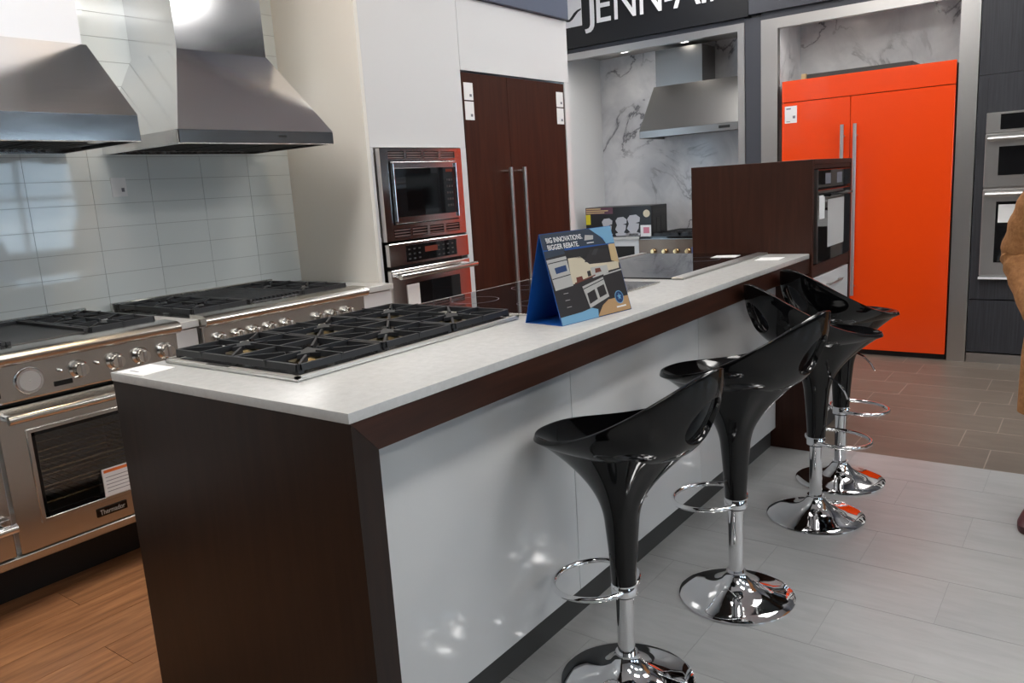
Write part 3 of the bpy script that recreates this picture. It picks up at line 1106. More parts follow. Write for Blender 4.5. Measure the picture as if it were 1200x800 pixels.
def pro_range(name, label, y0, y1, layout, knobs, split=None, badge=False):
    zt = 1.018
    xf = -1.80
    r = thing(name, label, 'range', (-2.15, (y0 + y1) / 2, ZP))
    zb = 0.275
    wall_ = 0.03
    cav = [(y0 + wall_, (split if split else y1) - wall_)]
    if split:
        cav = [(y0 + wall_, split - wall_), (split + wall_, y1 - wall_)]
    body = MB().box(-2.50, -1.842, y0, y0 + 0.028, zb, zt - 0.02).box(-2.50, -1.842, y1 - 0.028, y1, zb, zt - 0.02)
    body.box(-2.50, -2.46, y0 + 0.028, y1 - 0.028, zb, zt - 0.02).box(-2.46, -1.842, y0 + 0.028, y1 - 0.028, zb, zb + 0.04).box(-2.46, -1.842, y0 + 0.028, y1 - 0.028, 0.84, zt - 0.02)
    if split:
        body.box(-2.46, -1.842, split - 0.028, split + 0.028, zb + 0.04, 0.84)
    part('body', body, 'steel', r, False)
    for a, b_ in cav:
        part('oven_cavity', MB().box(-2.455, -2.45, a, b_, zb + 0.041, 0.838).box(-2.45, -1.85, a - 0.001, a + 0.003, zb + 0.041, 0.838).box(-2.45, -1.85, b_ - 0.003, b_ + 0.001, zb + 0.041, 0.838)
             .box(-2.45, -1.85, a, b_, zb + 0.041, zb + 0.045).box(-2.45, -1.85, a, b_, 0.834, 0.838), 'cavity', r, False)
        if b_ - a > 0.5:
            for rz in (0.44, 0.50, 0.56):
                mb = MB()
                for q in range(4):
                    mb.cyl((-1.88 - q * 0.14, a + 0.01, rz), (-1.88 - q * 0.14, b_ - 0.01, rz), 0.004, n=6)
                for q in range(20):
                    yq = a + 0.02 + (b_ - a - 0.04) * q / 19
                    mb.cyl((-2.42, yq, rz + 0.004), (-1.87, yq, rz + 0.004), 0.002, n=5)
                part('oven_rack', mb, 'gold_knob', r)  # golden reflections on the rack put into its metal colour
    # bullnose and control panel
    part('bullnose', MB().prism([(-1.86, 0.985), (-1.775, 0.982), (-1.752, 0.988), (-1.740, 1.000), (-1.738, 1.014), (-1.748, 1.027), (-1.77, 1.034), (-1.86, 1.036)], 'y', y0 - 0.004, y1 + 0.004), 'steel_y', r)
    part('control_panel', MB().prism([(-1.86, 0.853), (-1.79, 0.853), (-1.785, 0.86), (-1.78, 0.982), (-1.86, 0.984)], 'y', y0, y1), 'steel_y', r, False)
    part('shadow_gap', MB().box(-1.86, -1.822, y0 + 0.002, y1 - 0.002, 0.838, 0.852), 'black_matte', r, False)
    for ky, kr in knobs:
        knob(r, -1.785, ky, 0.924, kr)
    # cooktop deck
    part('deck', MB().box(-2.50, -1.861, y0, y1, zt - 0.019, zt), 'steel_y', r, False)
    part('pan', MB().box(-2.47, -1.89, y0 + 0.03, y1 - 0.03, zt, zt + 0.0015), 'pan_black', r, False)
    part('backguard', MB().box(-2.53, -2.501, y0, y1, 0.9, zt + 0.04, 0.003), 'steel_y', r)
    for kind, a, b_ in layout:
        m_ = (a + b_) / 2
        if kind == 'g':
            spots = [(-2.03, m_), (-2.33, m_)]
            mb = MB()
            grate(mb, -2.485, -1.875, a, b_, zt + 0.034, spots, 0.016, 0.016, 0.018)
            part('grate', mb, 'cast_iron', r, False)
            for s in spots:
                burner(r, s[0], s[1], zt)
        else:
            pl = MB().box(-2.485, -1.875, a, b_, zt + 0.0, zt + 0.022, 0.004)
            pl.box(-2.485, -2.465, a, b_, zt + 0.022, zt + 0.034).box(-2.485, -1.875, a, a + 0.014, zt + 0.022, zt + 0.034).box(-2.485, -1.875, b_ - 0.014, b_, zt + 0.022, zt + 0.034)
            gp = part('griddle', pl, 'griddle_black', r, False)
            if kind == 'r':
                mb = MB()
                nb = 11
                for q in range(nb):
                    yq = a + 0.03 + (b_ - a - 0.06) * q / (nb - 1)
                    mb.box(-2.46, -1.88, yq - 0.006, yq + 0.006, zt + 0.022, zt + 0.033)
                part('grill_bars', mb, 'cast_iron', gp, False)
    # kick and legs
    part('bottom_rail', MB().box(-2.46, xf + 0.004, y0, y1, zb, 0.305, 0.003), 'steel_y', r, False)
    part('kick_panel', MB().box(-2.46, -1.95, y0 + 0.02, y1 - 0.02, ZP, zb), 'kick_black', r, False)
    for lx in (-1.92,):
        for ly in (y0 + 0.06, y1 - 0.06):
            part('leg', MB().cyl((lx, ly, ZP), (lx, ly, zb), 0.02, n=14), 'kick_black', r)
    return r


# long double-oven range
r1 = pro_range('gas_range', 'wide stainless double oven gas range with griddle and big round dial', -0.52, 0.68,
               [('g', -0.50, -0.20), ('p', -0.196, 0.10), ('p', 0.104, 0.385), ('g', 0.389, 0.66)],
               [(-0.44, 0.024), (-0.30, 0.024), (-0.16, 0.024), (0.287, 0.025), (0.422, 0.025), (0.522, 0.025), (0.623, 0.025)], split=-0.005)
d1 = oven_door(r1, 0.003, 0.676, 0.311, 0.834, -1.80, (0.095, 0.585), (0.41, 0.735), 0.803)
part('sticker', MB().box(-1.7995, -1.793, 0.313, 0.425, 0.415, 0.522), 'paper', d1, False, label='white instruction sticker with an orange band')
part('sticker_band', MB().box(-1.7928, -1.7922, 0.318, 0.42, 0.507, 0.518), 'print_orange', d1, False)
for k in range(5):
    part('sticker_line', MB().box(-1.7928, -1.7923, 0.322, 0.41, 0.432 + k * 0.014, 0.434 + k * 0.014), 'print_grey', d1, False)
part('badge', MB().box(-1.80, -1.795, 0.272, 0.388, 0.345, 0.378, 0.0015), 'black_gloss', d1, False, label='dark nameplate on the oven door')
mb = fit_text('Thermador', 0.283, 0.378, 0.352, 0.371, 0.0006)
for v in mb.bm.verts:
    v.co = (-1.7949 + (-v.co.y), v.co.x, v.co.z)
part('lettering', mb, 'card_steel', d1, False)
oven_door(r1, -0.516, -0.013, 0.462, 0.834, -1.80, (-0.44, -0.06), (0.52, 0.735), 0.803)
d3 = part('drawer', MB().box(-1.84, -1.80, -0.516, -0.013, 0.311, 0.452, 0.002), 'steel_y', r1, False)
part('handle', MB().cyl((-1.745, -0.50, 0.432), (-1.745, -0.016, 0.432), 0.0165, n=20), 'chrome', d3)
part('handle_post', MB().cyl((-1.80, -0.05, 0.432), (-1.745, -0.05, 0.432), 0.011, n=12).cyl((-1.80, -0.47, 0.432), (-1.745, -0.47, 0.432), 0.011, n=12), 'chrome', d3)
# round dial, two switches and two displays on the control panel
dial = part('dial', MB().lathe([(0.047, 0), (0.047, 0.012), (0.044, 0.016), (0.040, 0.016), (0.038, 0.012), (0.001, 0.012)], (-1.785, 0.118, 0.919), 36, 'x'), 'chrome', r1, label='large round oven dial')
part('dial_face', MB().lathe([(0.036, 0.012), (0.034, 0.015), (0.004, 0.015), (0.001, 0.019)], (-1.785, 0.118, 0.919), 36, 'x'), 'silver_face', dial)
for a in (0.198, -0.04):
    part('display', MB().box(-1.784, -1.7795, a, a + 0.062, 0.878, 0.895), 'black_glass', r1, False)
for a in (0.222, 0.353, -0.015):
    part('switch', MB().lathe([(0.007, 0), (0.007, 0.006), (0.005, 0.018), (0.001, 0.02)], (-1.783, a, 0.932), 12, 'x'), 'chrome', r1)
# shorter range
r2 = pro_range('gas_range', 'stainless gas range with a centre griddle, next to the tall white cabinets', 0.80, 1.70,
               [('g', 0.815, 1.10), ('r', 1.104, 1.395), ('g', 1.40, 1.685)],
               [(y, 0.022) for y in (0.872, 0.965, 1.045, 1.13, 1.22, 1.405, 1.49, 1.585)])
oven_door(r2, 0.805, 1.695, 0.311, 0.834, -1.80, (0.95, 1.55), (0.41, 0.735), 0.803)


def filler(y0, y1, label, labelc, c_front=-1.79):
    t = thing('base_cabinet', label, 'cabinet', (-2.15, (y0 + y1) / 2, ZP))
    part('carcass', MB().box(-2.53, -1.83, y0, y1, ZP + 0.14, 0.99), 'white_gloss', t, False)
    part('door', MB().box(-1.829, -1.808, y0 + 0.002, y1 - 0.002, ZP + 0.15, 0.985, 0.001), 'white_gloss', t, False)
    part('plinth', MB().box(-2.5, -1.88, y0, y1, ZP, ZP + 0.139), 'kick_dark', t, False)
    solo('countertop', MB().box(-2.538, c_front, y0, y1, 0.991, 1.02, 0.002), 'quartz', labelc, 'worktop')


filler(0.688, 0.792, 'narrow white base cabinet between the two gas ranges', 'pale quartz countertop strip between the two gas ranges')
filler(1.708, 1.925, 'white base cabinet between gas range and tall white cabinets', 'pale quartz countertop strip beside the tall white cabinets')
filler(-1.6, -0.53, 'white base cabinet beside the wide double oven range', 'pale quartz countertop beside the wide double oven range')

# price card on the wall tiles
part('price_card', MB().box(XW, XW + 0.003, 0.90, 0.972, 1.545, 1.632), 'paper', wall_left, False)
part('price_card', MB().box(XW + 0.003, XW + 0.0036, 0.946, 0.96, 1.567, 1.585), 'print_grey', wall_left, False)

# ------------------------------------------------------------------ hoods over the ranges
h2 = thing('range_hood', 'stainless chimney hood with sloping sides above the shorter range', 'range hood', (-2.22, 1.3, 1.735))
ya, yb = 0.885, 1.715
lip = MB()
lip.box(-1.918, -1.90, ya, yb, 1.737, 1.795, 0.003).box(XW, -1.918, ya, ya + 0.018, 1.737, 1.795).box(XW, -1.918, yb - 0.018, yb, 1.737, 1.795).box(XW, XW + 0.018, ya + 0.018, yb - 0.018, 1.737, 1.795)
part('lip', lip, 'hood_steel', h2, False)
part('canopy', MB().hull8([(XW, ya, 1.795), (-1.90, ya, 1.795), (-1.90, yb, 1.795), (XW, yb, 1.795)],
                          [(XW, 1.085, 2.168), (-2.15, 1.085, 2.168), (-2.15, 1.56, 2.168), (XW, 1.56, 2.168)]), 'hood_steel', h2, False)
part('chimney', MB().box(XW, -2.152, 1.087, 1.558, 2.1685, ZC), 'hood_steel', h2, False)
for k in range(3):
    a = ya + 0.03 + k * 0.258
    f = part('filter', MB().box(-2.45, -1.98, a, a + 0.25, 1.755, 1.77), 'matte_steel', h2, False)
    mb = MB()
    for q in range(7):
        mb.box(-2.44, -1.99, a + 0.015 + q * 0.034, a + 0.031 + q * 0.034, 1.745, 1.755)
    part('baffle', mb, 'black_matte', f, False)
part('underside', MB().box(XW + 0.02, -1.92, ya + 0.02, yb - 0.02, 1.771, 1.79), 'matte_steel', h2, False)
part('badge', MB().box(-1.90, -1.8985, 1.385, 1.43, 1.768, 1.776), 'black_matte', h2, False)

h1 = thing('range_hood', 'stainless wedge shaped hood above the wide double oven range', 'range hood', (-2.22, 0.1, 1.735))
ya, yb = -0.50, 0.722
lip = MB()
lip.box(-1.918, -1.90, ya, yb, 1.742, 1.842, 0.003).box(XW, -1.918, ya, ya + 0.018, 1.742, 1.842).box(XW, -1.918, yb - 0.018, yb, 1.742, 1.842).box(XW, XW + 0.018, ya + 0.018, yb - 0.018, 1.742, 1.842)
part('lip', lip, 'hood_steel', h1, False)
part('canopy', MB().prism([(XW, 1.842), (-1.90, 1.842), (-2.215, 2.155), (XW, 2.155)], 'y', ya, yb), 'hood_steel', h1, False)
for k in range(4):
    a = ya + 0.03 + k * 0.292
    f = part('filter', MB().box(-2.45, -1.98, a, a + 0.28, 1.765, 1.78), 'matte_steel', h1, False)
    mb = MB()
    for q in range(8):
        mb.box(-2.44, -1.99, a + 0.012 + q * 0.033, a + 0.028 + q * 0.033, 1.755, 1.765)
    part('baffle', mb, 'black_matte', f, False)
part('underside', MB().box(XW + 0.02, -1.92, ya + 0.02, yb - 0.02, 1.781, 1.80), 'matte_steel', h1, False)
part('lamp', MB().lathe([(0.035, 0), (0.035, 0.006)], (-2.05, 0.62, 1.75), 20), 'soft_chrome', h1)
solo('duct_cover', MB().box(XW, -2.217, ya, 0.705, 2.1555, ZC), 'duct_white', 'plain white duct cover box above the wedge shaped hood', 'duct cover', smooth=False)

# ================================================================== TALL WHITE CABINETS
XF = -1.90
tcab = thing('tall_cabinet', 'tall glossy white cabinet housing the microwave and oven', 'cabinet', (-2.2, 2.33, 0))
part('side_panel', MB().box(-2.55, XF, 1.93, 1.955, 0, 2.58, 0.001), 'cream_gloss', tcab, False)
part('front_panel', MB().box(XF - 0.02, XF, 1.9555, 2.733, 1.723, 2.58, 0.001), 'white_gloss', tcab, False)
part('front_panel', MB().box(XF - 0.02, XF, 1.9555, 2.733, 0.12, 0.42, 0.001), 'white_gloss', tcab, False)
part('stile', MB().box(XF - 0.02, XF, 1.9555, 1.974, 0.42, 1.7225), 'white_gloss', tcab, False)
part('stile', MB().box(XF - 0.02, XF, 2.682, 2.733, 0.42, 1.7225), 'white_gloss', tcab, False)
part('side_panel', MB().box(-2.55, XF - 0.021, 2.712, 2.733, 0, 2.58), 'white_gloss', tcab, False)
part('back_panel', MB().box(-2.55, -2.53, 1.9555, 2.711, 0, 2.58), 'white_gloss', tcab, False)
tcab2 = thing('tall_cabinet', 'tall glossy white cabinet surround of the brown refrigerator', 'cabinet', (-2.2, 3.33, 0))
part('front_panel', MB().box(XF - 0.02, XF, 2.736, 3.92, 2.168, 2.58, 0.001), 'white_gloss', tcab2, False)
part('side_panel', MB().box(-2.75, XF, 3.862, 3.92, 0, 2.1675, 0.001), 'white_gloss', tcab2, False)
part('side_panel', MB().box(-2.75, XF - 0.021, 3.862, 3.92, 2.168, 2.58), 'white_gloss', tcab2, False)
part('back_panel', MB().box(-2.75, -2.73, 2.736, 3.861, 0, 2.58), 'white_gloss', tcab2, False)
sof = solo('soffit', MB().box(-2.95, XF + 0.025, 1.93, 3.915, 2.583, ZC, 0.003), 'soffit', 'dark blue grey fascia running above the tall white cabinets', 'fascia', smooth=False)

# brown panelled refrigerator
fr = thing('refrigerator', 'built-in refrigerator with dark brown wood panel doors', 'refrigerator', (-2.2, 3.3, 0))
part('body', MB().box(-2.7, XF - 0.03, 2.75, 3.85, 0.02, 2.155), 'black_matte', fr, False)
for a, b_, hy in ((2.744, 3.188, 3.115), (3.191, 3.855, 3.263)):
    d_ = part('door', MB().box(XF - 0.028, XF - 0.004, a, b_, 0.12, 2.157, 0.0015), 'espresso', fr, False)
    hx = XF + 0.045
    part('handle', MB().cyl((hx, hy, 0.55), (hx, hy, 1.60), 0.0135, n=16), 'matte_steel', d_)
    part('handle_post', MB().cyl((XF - 0.004, hy, 1.575), (hx, hy, 1.575), 0.011, n=12).cyl((XF - 0.004, hy, 0.575), (hx, hy, 0.575), 0.011, n=12), 'chrome', d_)
part('plinth', MB().box(-2.6, XF - 0.06, 2.75, 3.85, 0, 0.019), 'kick_dark', fr, False)
for (a, b_) in ((2.758, 2.842), (3.755, 3.84)):
    for z0, z1 in ((2.0, 2.10), (1.885, 1.992)):
        s_ = part('spec_sheet', MB().box(XF - 0.004, XF - 0.002, a, b_, z0, z1), 'paper', fr, False, label='white printed spec sheet')
        part('print_line', MB().box(XF - 0.002, XF - 0.0015, a + 0.05, a + 0.07, z0 + 0.02, z0 + 0.035), 'print_grey', s_, False)


# microwave, warming drawer and oven (each set in its niche a touch out of true)
def niche(name, label, cat, z):
    return thing(name, label, cat, (XF, 2.328, z), math.radians(2.1))


def lbox(t, name, x0, x1, y0, y1, z0, z1, mat, parent=None, b=0.0, label=None, smooth=False):
    return part(name, MB().box(x0, x1, y0, y1, z0 - t.location.z, z1 - t.location.z, b), mat, parent or t, smooth, True, label)


mw = niche('microwave', 'built-in stainless microwave with vented trim in the tall white cabinet', 'microwave', 1.228)
HW = 0.345
lbox(mw, 'body', -0.42, -0.018, -HW + 0.03, HW - 0.03, 1.25, 1.70, 'black_matte')
trim = MB()
z0 = mw.location.z
for q in ((-HW, -HW + 0.062, 1.228, 1.717), (HW - 0.062, HW, 1.228, 1.717)):
    trim.box(-0.017, 0.022, q[0], q[1], q[2] - z0, q[3] - z0)
for q in ((1.228, 1.246), (1.292, 1.312), (1.650, 1.662), (1.700, 1.717)):
    trim.box(-0.017, 0.022, -HW + 0.062, HW - 0.062, q[0] - z0, q[1] - z0)
for yq in (-0.145, 0.0, 0.145):
    trim.box(-0.017, 0.022, yq - 0.011, yq + 0.011, 1.246 - z0, 1.292 - z0).box(-0.017, 0.022, yq - 0.011, yq + 0.011, 1.662 - z0, 1.70 - z0)
part('trim_frame', trim, 'niche_steel', mw, False, True)
for zq, zr_ in ((1.246, 1.292), (1.662, 1.70)):
    for k in range(4):
        yq = -HW + 0.062 + k * 0.145 + 0.006
        for s in range(3):
            hgt = (zr_ - zq) / 3
            lbox(mw, 'vent_slat', 0.004, 0.018, yq, yq + 0.12, zq + s * hgt + 0.003, zq + s * hgt + 0.009, 'matte_steel')
lbox(mw, 'vent_back', -0.017, -0.01, -HW + 0.062, HW - 0.062, 1.246, 1.70, 'black_matte')
md = lbox(mw, 'door', 0.0, 0.03, -HW + 0.068, HW - 0.068, 1.318, 1.645, 'niche_steel', b=0.002)
lbox(mw, 'door_glass', 0.03, 0.033, -HW + 0.088, HW - 0.082, 1.352, 1.612, 'black_glass', md, 0.001)
lbox(mw, 'window_pane', 0.033, 0.0335, -0.17, 0.10, 1.385, 1.58, 'black_gloss', md)
lbox(mw, 'display', 0.033, 0.0336, 0.175, 0.235, 1.585, 1.602, 'card_red', md)
for r_ in range(5):
    for c_ in range(3):
        lbox(mw, 'key', 0.033, 0.0336, 0.175 + c_ * 0.022, 0.188 + c_ * 0.022, 1.39 + r_ * 0.036, 1.402 + r_ * 0.036, 'kick_dark', md)
for s in (-1, 1):
    part('door_edge', MB().cyl((0.037, s * (HW - 0.078), 1.33 - z0), (0.037, s * (HW - 0.078), 1.635 - z0), 0.006, n=10), 'chrome', md, True, True)

ov = niche('wall_oven', 'stainless wall oven with tube handle below the built-in microwave', 'oven', 0.43)
lbox(ov, 'body', -0.42, -0.001, -HW + 0.03, HW - 0.03, 0.45, 1.20, 'black_matte')
cp = lbox(ov, 'control_panel', 0.0, 0.032, -HW, HW, 1.092, 1.216, 'niche_steel', b=0.004)
lbox(ov, 'display', 0.032, 0.034, -HW + 0.13, HW - 0.12, 1.108, 1.198, 'black_glass', cp)
for r_ in range(3):
    for c_ in range(10):
        if 3 <= c_ <= 5:
            continue
        lbox(ov, 'key', 0.034, 0.0345, -0.20 + c_ * 0.042, -0.182 + c_ * 0.042, 1.12 + r_ * 0.026, 1.128 + r_ * 0.026, 'kick_dark', cp)
lbox(ov, 'read_out', 0.034, 0.0345, -0.06, 0.05, 1.15, 1.18, 'card_red', cp)
dd = lbox(ov, 'door', 0.0, 0.032, -HW, HW, 0.45, 1.074, 'niche_steel', b=0.004)
lbox(ov, 'window_pane', 0.032, 0.035, -HW + 0.12, HW - 0.11, 0.56, 0.99, 'black_glass', dd)
lbox(ov, 'sticker', 0.035, 0.0358, -0.235, -0.135, 0.86, 0.985, 'paper', dd, label='white paper sticker')
z0 = ov.location.z
part('handle', MB().cyl((0.085, -HW + 0.01, 1.040 - z0), (0.085, HW - 0.005, 1.040 - z0), 0.015, n=18), 'soft_chrome', dd, True, True)
for s in (-1, 1):
    part('handle_post', MB().cyl((0.03, s * (HW - 0.03), 1.040 - z0), (0.085, s * (HW - 0.03), 1.040 - z0), 0.012, n=14), 'chrome', dd, True, True)

# ================================================================== BACK WALL
YB = 5.54
# alcove with marble
alc = struct('wall_back_alcove', MB().box(-2.95, -1.29, 6.2, 6.28, 0, 2.70), 'marble')
struct('wall_alcove_right', MB().box(-1.225, -1.10, YB + 0.05, 6.2, 0, 2.70), 'wall_paint')
struct('ceiling_alcove', MB().box(-2.95, -1.225, YB + 0.05, 6.2, 2.66, 2.70), 'wall_paint')
bay = struct('wall_back_bay', MB().box(-1.10, 0.45, 6.12, 6.2, 0, 2.75), 'marble')
struct('wall_bay_left', MB().box(-1.095, -0.96, YB + 0.05, 6.12, 0, 2.75), 'marble')
struct('wall_bay_right', MB().box(0.302, 0.425, YB + 0.05, 6.12, 0, 2.75), 'marble')
struct('ceiling_bay', MB().box(-1.095, 0.425, YB + 0.05, 6.12, 2.70, 2.75), 'wall_paint')
struct('trim_1', MB().box(-1.285, -1.229, YB - 0.012, YB + 0.05, 0, 2.65), 'matte_steel')
struct('trim_2', MB().box(-2.95, -1.285, YB - 0.012, YB + 0.05, 2.592, 2.65), 'matte_steel')
struct('trim_3', MB().box(-1.094, -0.962, YB - 0.012, YB + 0.05, 0, 2.645), 'matte_steel')
struct('trim_4', MB().box(-0.962, 0.30, YB - 0.012, YB + 0.05, 2.567, 2.645), 'matte_steel')
struct('trim_5', MB().box(0.304, 0.424, YB - 0.012, YB + 0.05, 0, 2.645), 'steel')
struct('trim_6', MB().box(-1.228, -1.095, YB, YB + 0.05, 0, 2.68), 'charcoal')
struct('trim_7', MB().box(-2.95, -1.229, YB, YB + 0.05, 2.651, 2.688), 'charcoal')
struct('trim_8', MB().box(-1.094, 2.6, YB, YB + 0.05, 2.646, 2.70), 'charcoal')
struct('wall_back_fascia', MB().box(-1.185, 2.6, YB - 0.03, YB + 0.05, 2.701, ZC), 'charcoal')

sg = thing('shop_sign', 'black fascia sign with white lettering and square logo above the marble alcove', 'sign', (-2.07, YB, 2.69))
part('sign_board', MB().box(-2.95, -1.19, YB - 0.03, YB + 0.05, 2.69, ZC), 'sign_black', sg, False)
YS = YB - 0.031


def letter(txt, x0, x1, z0_, z1_):
    mb = fit_text(txt, x0, x1, z0_, z1_, 0.008)
    bmesh.ops.translate(mb.bm, verts=mb.bm.verts, vec=(0, YS, 0))
    part('letter', mb, 'sign_white', sg, False)


cap = 3.145
letter('J', -2.690, -2.592, 2.795, cap)
letter('E', -2.565, -2.425, 2.866, cap)
letter('N', -2.385, -2.178, 2.864, cap)
letter('N', -2.136, -1.935, 2.862, cap)
letter('-', -1.905, -1.835, 2.925, 2.96)
letter('A', -1.825, -1.585, 2.858, cap)
letter('I', -1.572, -1.538, 2.856, cap)
letter('R', -1.500, -1.36, 2.856, cap)
lg = part('logo_square', MB().box(-2.915, -2.722, YS - 0.008, YS, 2.872, cap), 'sign_white', sg, False)
sw = [(-2.915, 2.955), (-2.895, 2.935), (-2.872, 2.922), (-2.845, 2.921), (-2.815, 2.936), (-2.785, 2.965), (-2.755, 2.992), (-2.722, 3.005),
      (-2.722, 3.018), (-2.765, 3.008), (-2.80, 2.988), (-2.825, 2.962), (-2.845, 2.945), (-2.86, 2.94), (-2.875, 2.946), (-2.885, 2.962), (-2.90, 2.950), (-2.915, 2.972)]
part('logo_swoosh', MB().prism(sw, 'y', YS - 0.0095, YS - 0.0079), 'sign_black', lg, False)

# alcove hood, cabinet, range and carton
ah = thing('range_hood', 'dull stainless chimney hood on the marble wall of the alcove', 'range hood', (-1.75, 5.95, 1.83))
part('lip', MB().box(-2.29, -1.30, 5.72, 5.74, 1.838, 1.905, 0.003).box(-2.29, -2.27, 5.74, 6.2, 1.838, 1.905).box(-1.32, -1.30, 5.74, 6.2, 1.838, 1.905), 'dark_steel', ah, False)
part('canopy', MB().hull8([(-2.29, 5.72, 1.905), (-1.30, 5.72, 1.905), (-1.30, 6.199, 1.905), (-2.29, 6.199, 1.905)],
                          [(-2.22, 5.90, 2.295), (-1.30, 5.90, 2.295), (-1.30, 6.199, 2.295), (-2.22, 6.199, 2.295)]), 'dark_steel', ah, False)
part('chimney', MB().box(-2.20, -1.75, 5.905, 6.199, 2.2955, 2.61), 'dark_steel', ah, False)
part('underside', MB().box(-2.27, -1.32, 5.74, 6.19, 1.86, 1.88), 'black_matte', ah, False)
part('badge', MB().box(-1.53, -1.43, 5.718, 5.7195, 1.862, 1.885), 'black_matte', ah, False)
for k in range(6):
    part('lamp', MB().lathe([(0.012, 0), (0.012, 0.012)], (-1.55 + k * 0.04, 5.79, 1.847), 10), 'soft_chrome', ah)

ac = thing('base_cabinet', 'white base cabinet with dark inset in the marble alcove', 'cabinet', (-2.6, 5.9, 0))
part('carcass', MB().box(-2.94, -2.245, 5.60, 6.195, 0.08, 0.93), 'white_gloss', ac, False)
part('frame', MB().box(-2.94, -2.245, 5.575, 5.5995, 0.87, 0.93).box(-2.94, -2.60, 5.575, 5.5995, 0.08, 0.8695).box(-2.30, -2.245, 5.575, 5.5995, 0.08, 0.8695).box(-2.5995, -2.3005, 5.575, 5.5995, 0.08, 0.2), 'white_gloss', ac, False)
part('inset', MB().box(-2.5995, -2.3005, 5.585, 5.5995, 0.2, 0.8695), 'black_glass', ac, False)
part('plinth', MB().box(-2.94, -2.25, 5.63, 6.19, 0, 0.079), 'kick_dark', ac, False)
solo('countertop', MB().box(-2.945, -2.245, 5.56, 6.195, 0.931, 0.955, 0.002), 'quartz', 'white countertop under the black carton in the alcove', 'worktop')
ar = thing('gas_range', 'stainless range with gold toned knobs in the marble alcove', 'range', (-1.77, 5.85, 0))
part('body', MB().box(-2.24, -1.295, 5.58, 6.19, 0.1, 0.935), 'steel', ar, False)
part('control_panel', MB().box(-2.24, -1.295, 5.545, 5.5795, 0.775, 0.93, 0.003), 'brown_reflect_steel', ar, False)
part('cooktop', MB().box(-2.24, -1.295, 5.56, 6.19, 0.9355, 0.955), 'black_gloss', ar, False)
for k in range(3):
    mb = MB()
    a = -2.115 + k * 0.272
    for q in range(4):
        mb.box(a + q * 0.083, a + q * 0.083 + 0.014, 5.58, 6.15, 0.965, 0.985)
    for q in range(3):
        mb.box(a, a + 0.263, 5.58 + q * 0.28, 5.595 + q * 0.28, 0.9555, 0.985)
    part('grate', mb, 'cast_iron', ar, False)
for k in range(5):
    part('knob', MB().lathe([(0.024, 0), (0.024, -0.008), (0.018, -0.012), (0.018, -0.035), (0.001, -0.036)], (-2.09 + k * 0.112, 5.545, 0.825), 18, 'y'), 'gold_knob', ar)
part('display', MB().box(-1.72, -1.60, 5.542, 5.5455, 0.80, 0.86), 'screen_blue', ar, False)
part('door', MB().box(-2.235, -1.30, 5.55, 5.5795, 0.18, 0.765, 0.002), 'steel', ar, False)
part('plinth', MB().box(-2.2, -1.33, 5.62, 6.15, 0, 0.0995), 'kick_dark', ar, False)

bx = thing('carton', 'black printed carton picturing silver mixers on the alcove countertop', 'carton', (-2.46, 5.68, 0.955))
part('body', MB().box(-2.83, -2.135, 5.60, 5.93, 0.956, 1.235, 0.003), 'box_black', bx, False)
part('tape_label', MB().box(-2.825, -2.53, 5.5985, 5.5998, 1.172, 1.232), 'box_purple', bx, False)
part('yellow_label', MB().box(-2.825, -2.775, 5.5983, 5.5996, 1.075, 1.17), 'box_yellow', bx, False)
part('white_label', MB().box(-2.245, -2.137, 5.5983, 5.5996, 0.957, 1.06), 'paper', bx, False)
part('pink_mark', MB().box(-2.215, -2.155, 5.5978, 5.5983, 0.985, 1.04), 'box_pink', bx, False)
part('side_print', MB().box(-2.1352, -2.1335, 5.63, 5.90, 1.16, 1.20).box(-2.1352, -2.1335, 5.63, 5.68, 0.99, 1.14).box(-2.1352, -2.1335, 5.71, 5.77, 0.985, 1.12).box(-2.1352, -2.1335, 5.80, 5.88, 0.99, 1.13), 'kick_dark', bx, False)
part('seal', MB().lathe([(0.001, 0), (0.034, 0), (0.034, -0.0012), (0.001, -0.0012)], (-2.18, 5.5998, 1.165), 20, 'y', cap=False), 'card_cream', bx, False)
for cx_, sc_ in ((-2.60, 0.95), (-2.45, 1.0), (-2.32, 1.1)):
    shp = [(-0.05, 0.0), (0.06, 0.0), (0.065, 0.02), (0.03, 0.03), (0.05, 0.06), (0.055, 0.10), (0.02, 0.105), (0.06, 0.115), (0.065, 0.15), (0.03, 0.175), (-0.03, 0.17), (-0.055, 0.14), (-0.04, 0.10), (-0.06, 0.06), (-0.03, 0.03), (-0.06, 0.02)]
    part('mixer_print', MB().prism([(cx_ + x_ * sc_, 0.965 + z_ * sc_) for x_, z_ in shp], 'y', 5.5985, 5.5998), 'box_silver', bx, False)
for k, w_ in enumerate((0.20, 0.24, 0.16)):
    part('print_line', MB().box(-2.82, -2.82 + w_, 5.598, 5.5985, 1.18 + k * 0.018, 1.19 + k * 0.018), 'card_tan', bx, False)
for k in range(4):
    part('print_line', MB().box(-2.40 + k * 0.035, -2.375 + k * 0.035, 5.5985, 5.5998, 0.962, 0.985), 'box_silver', bx, False)

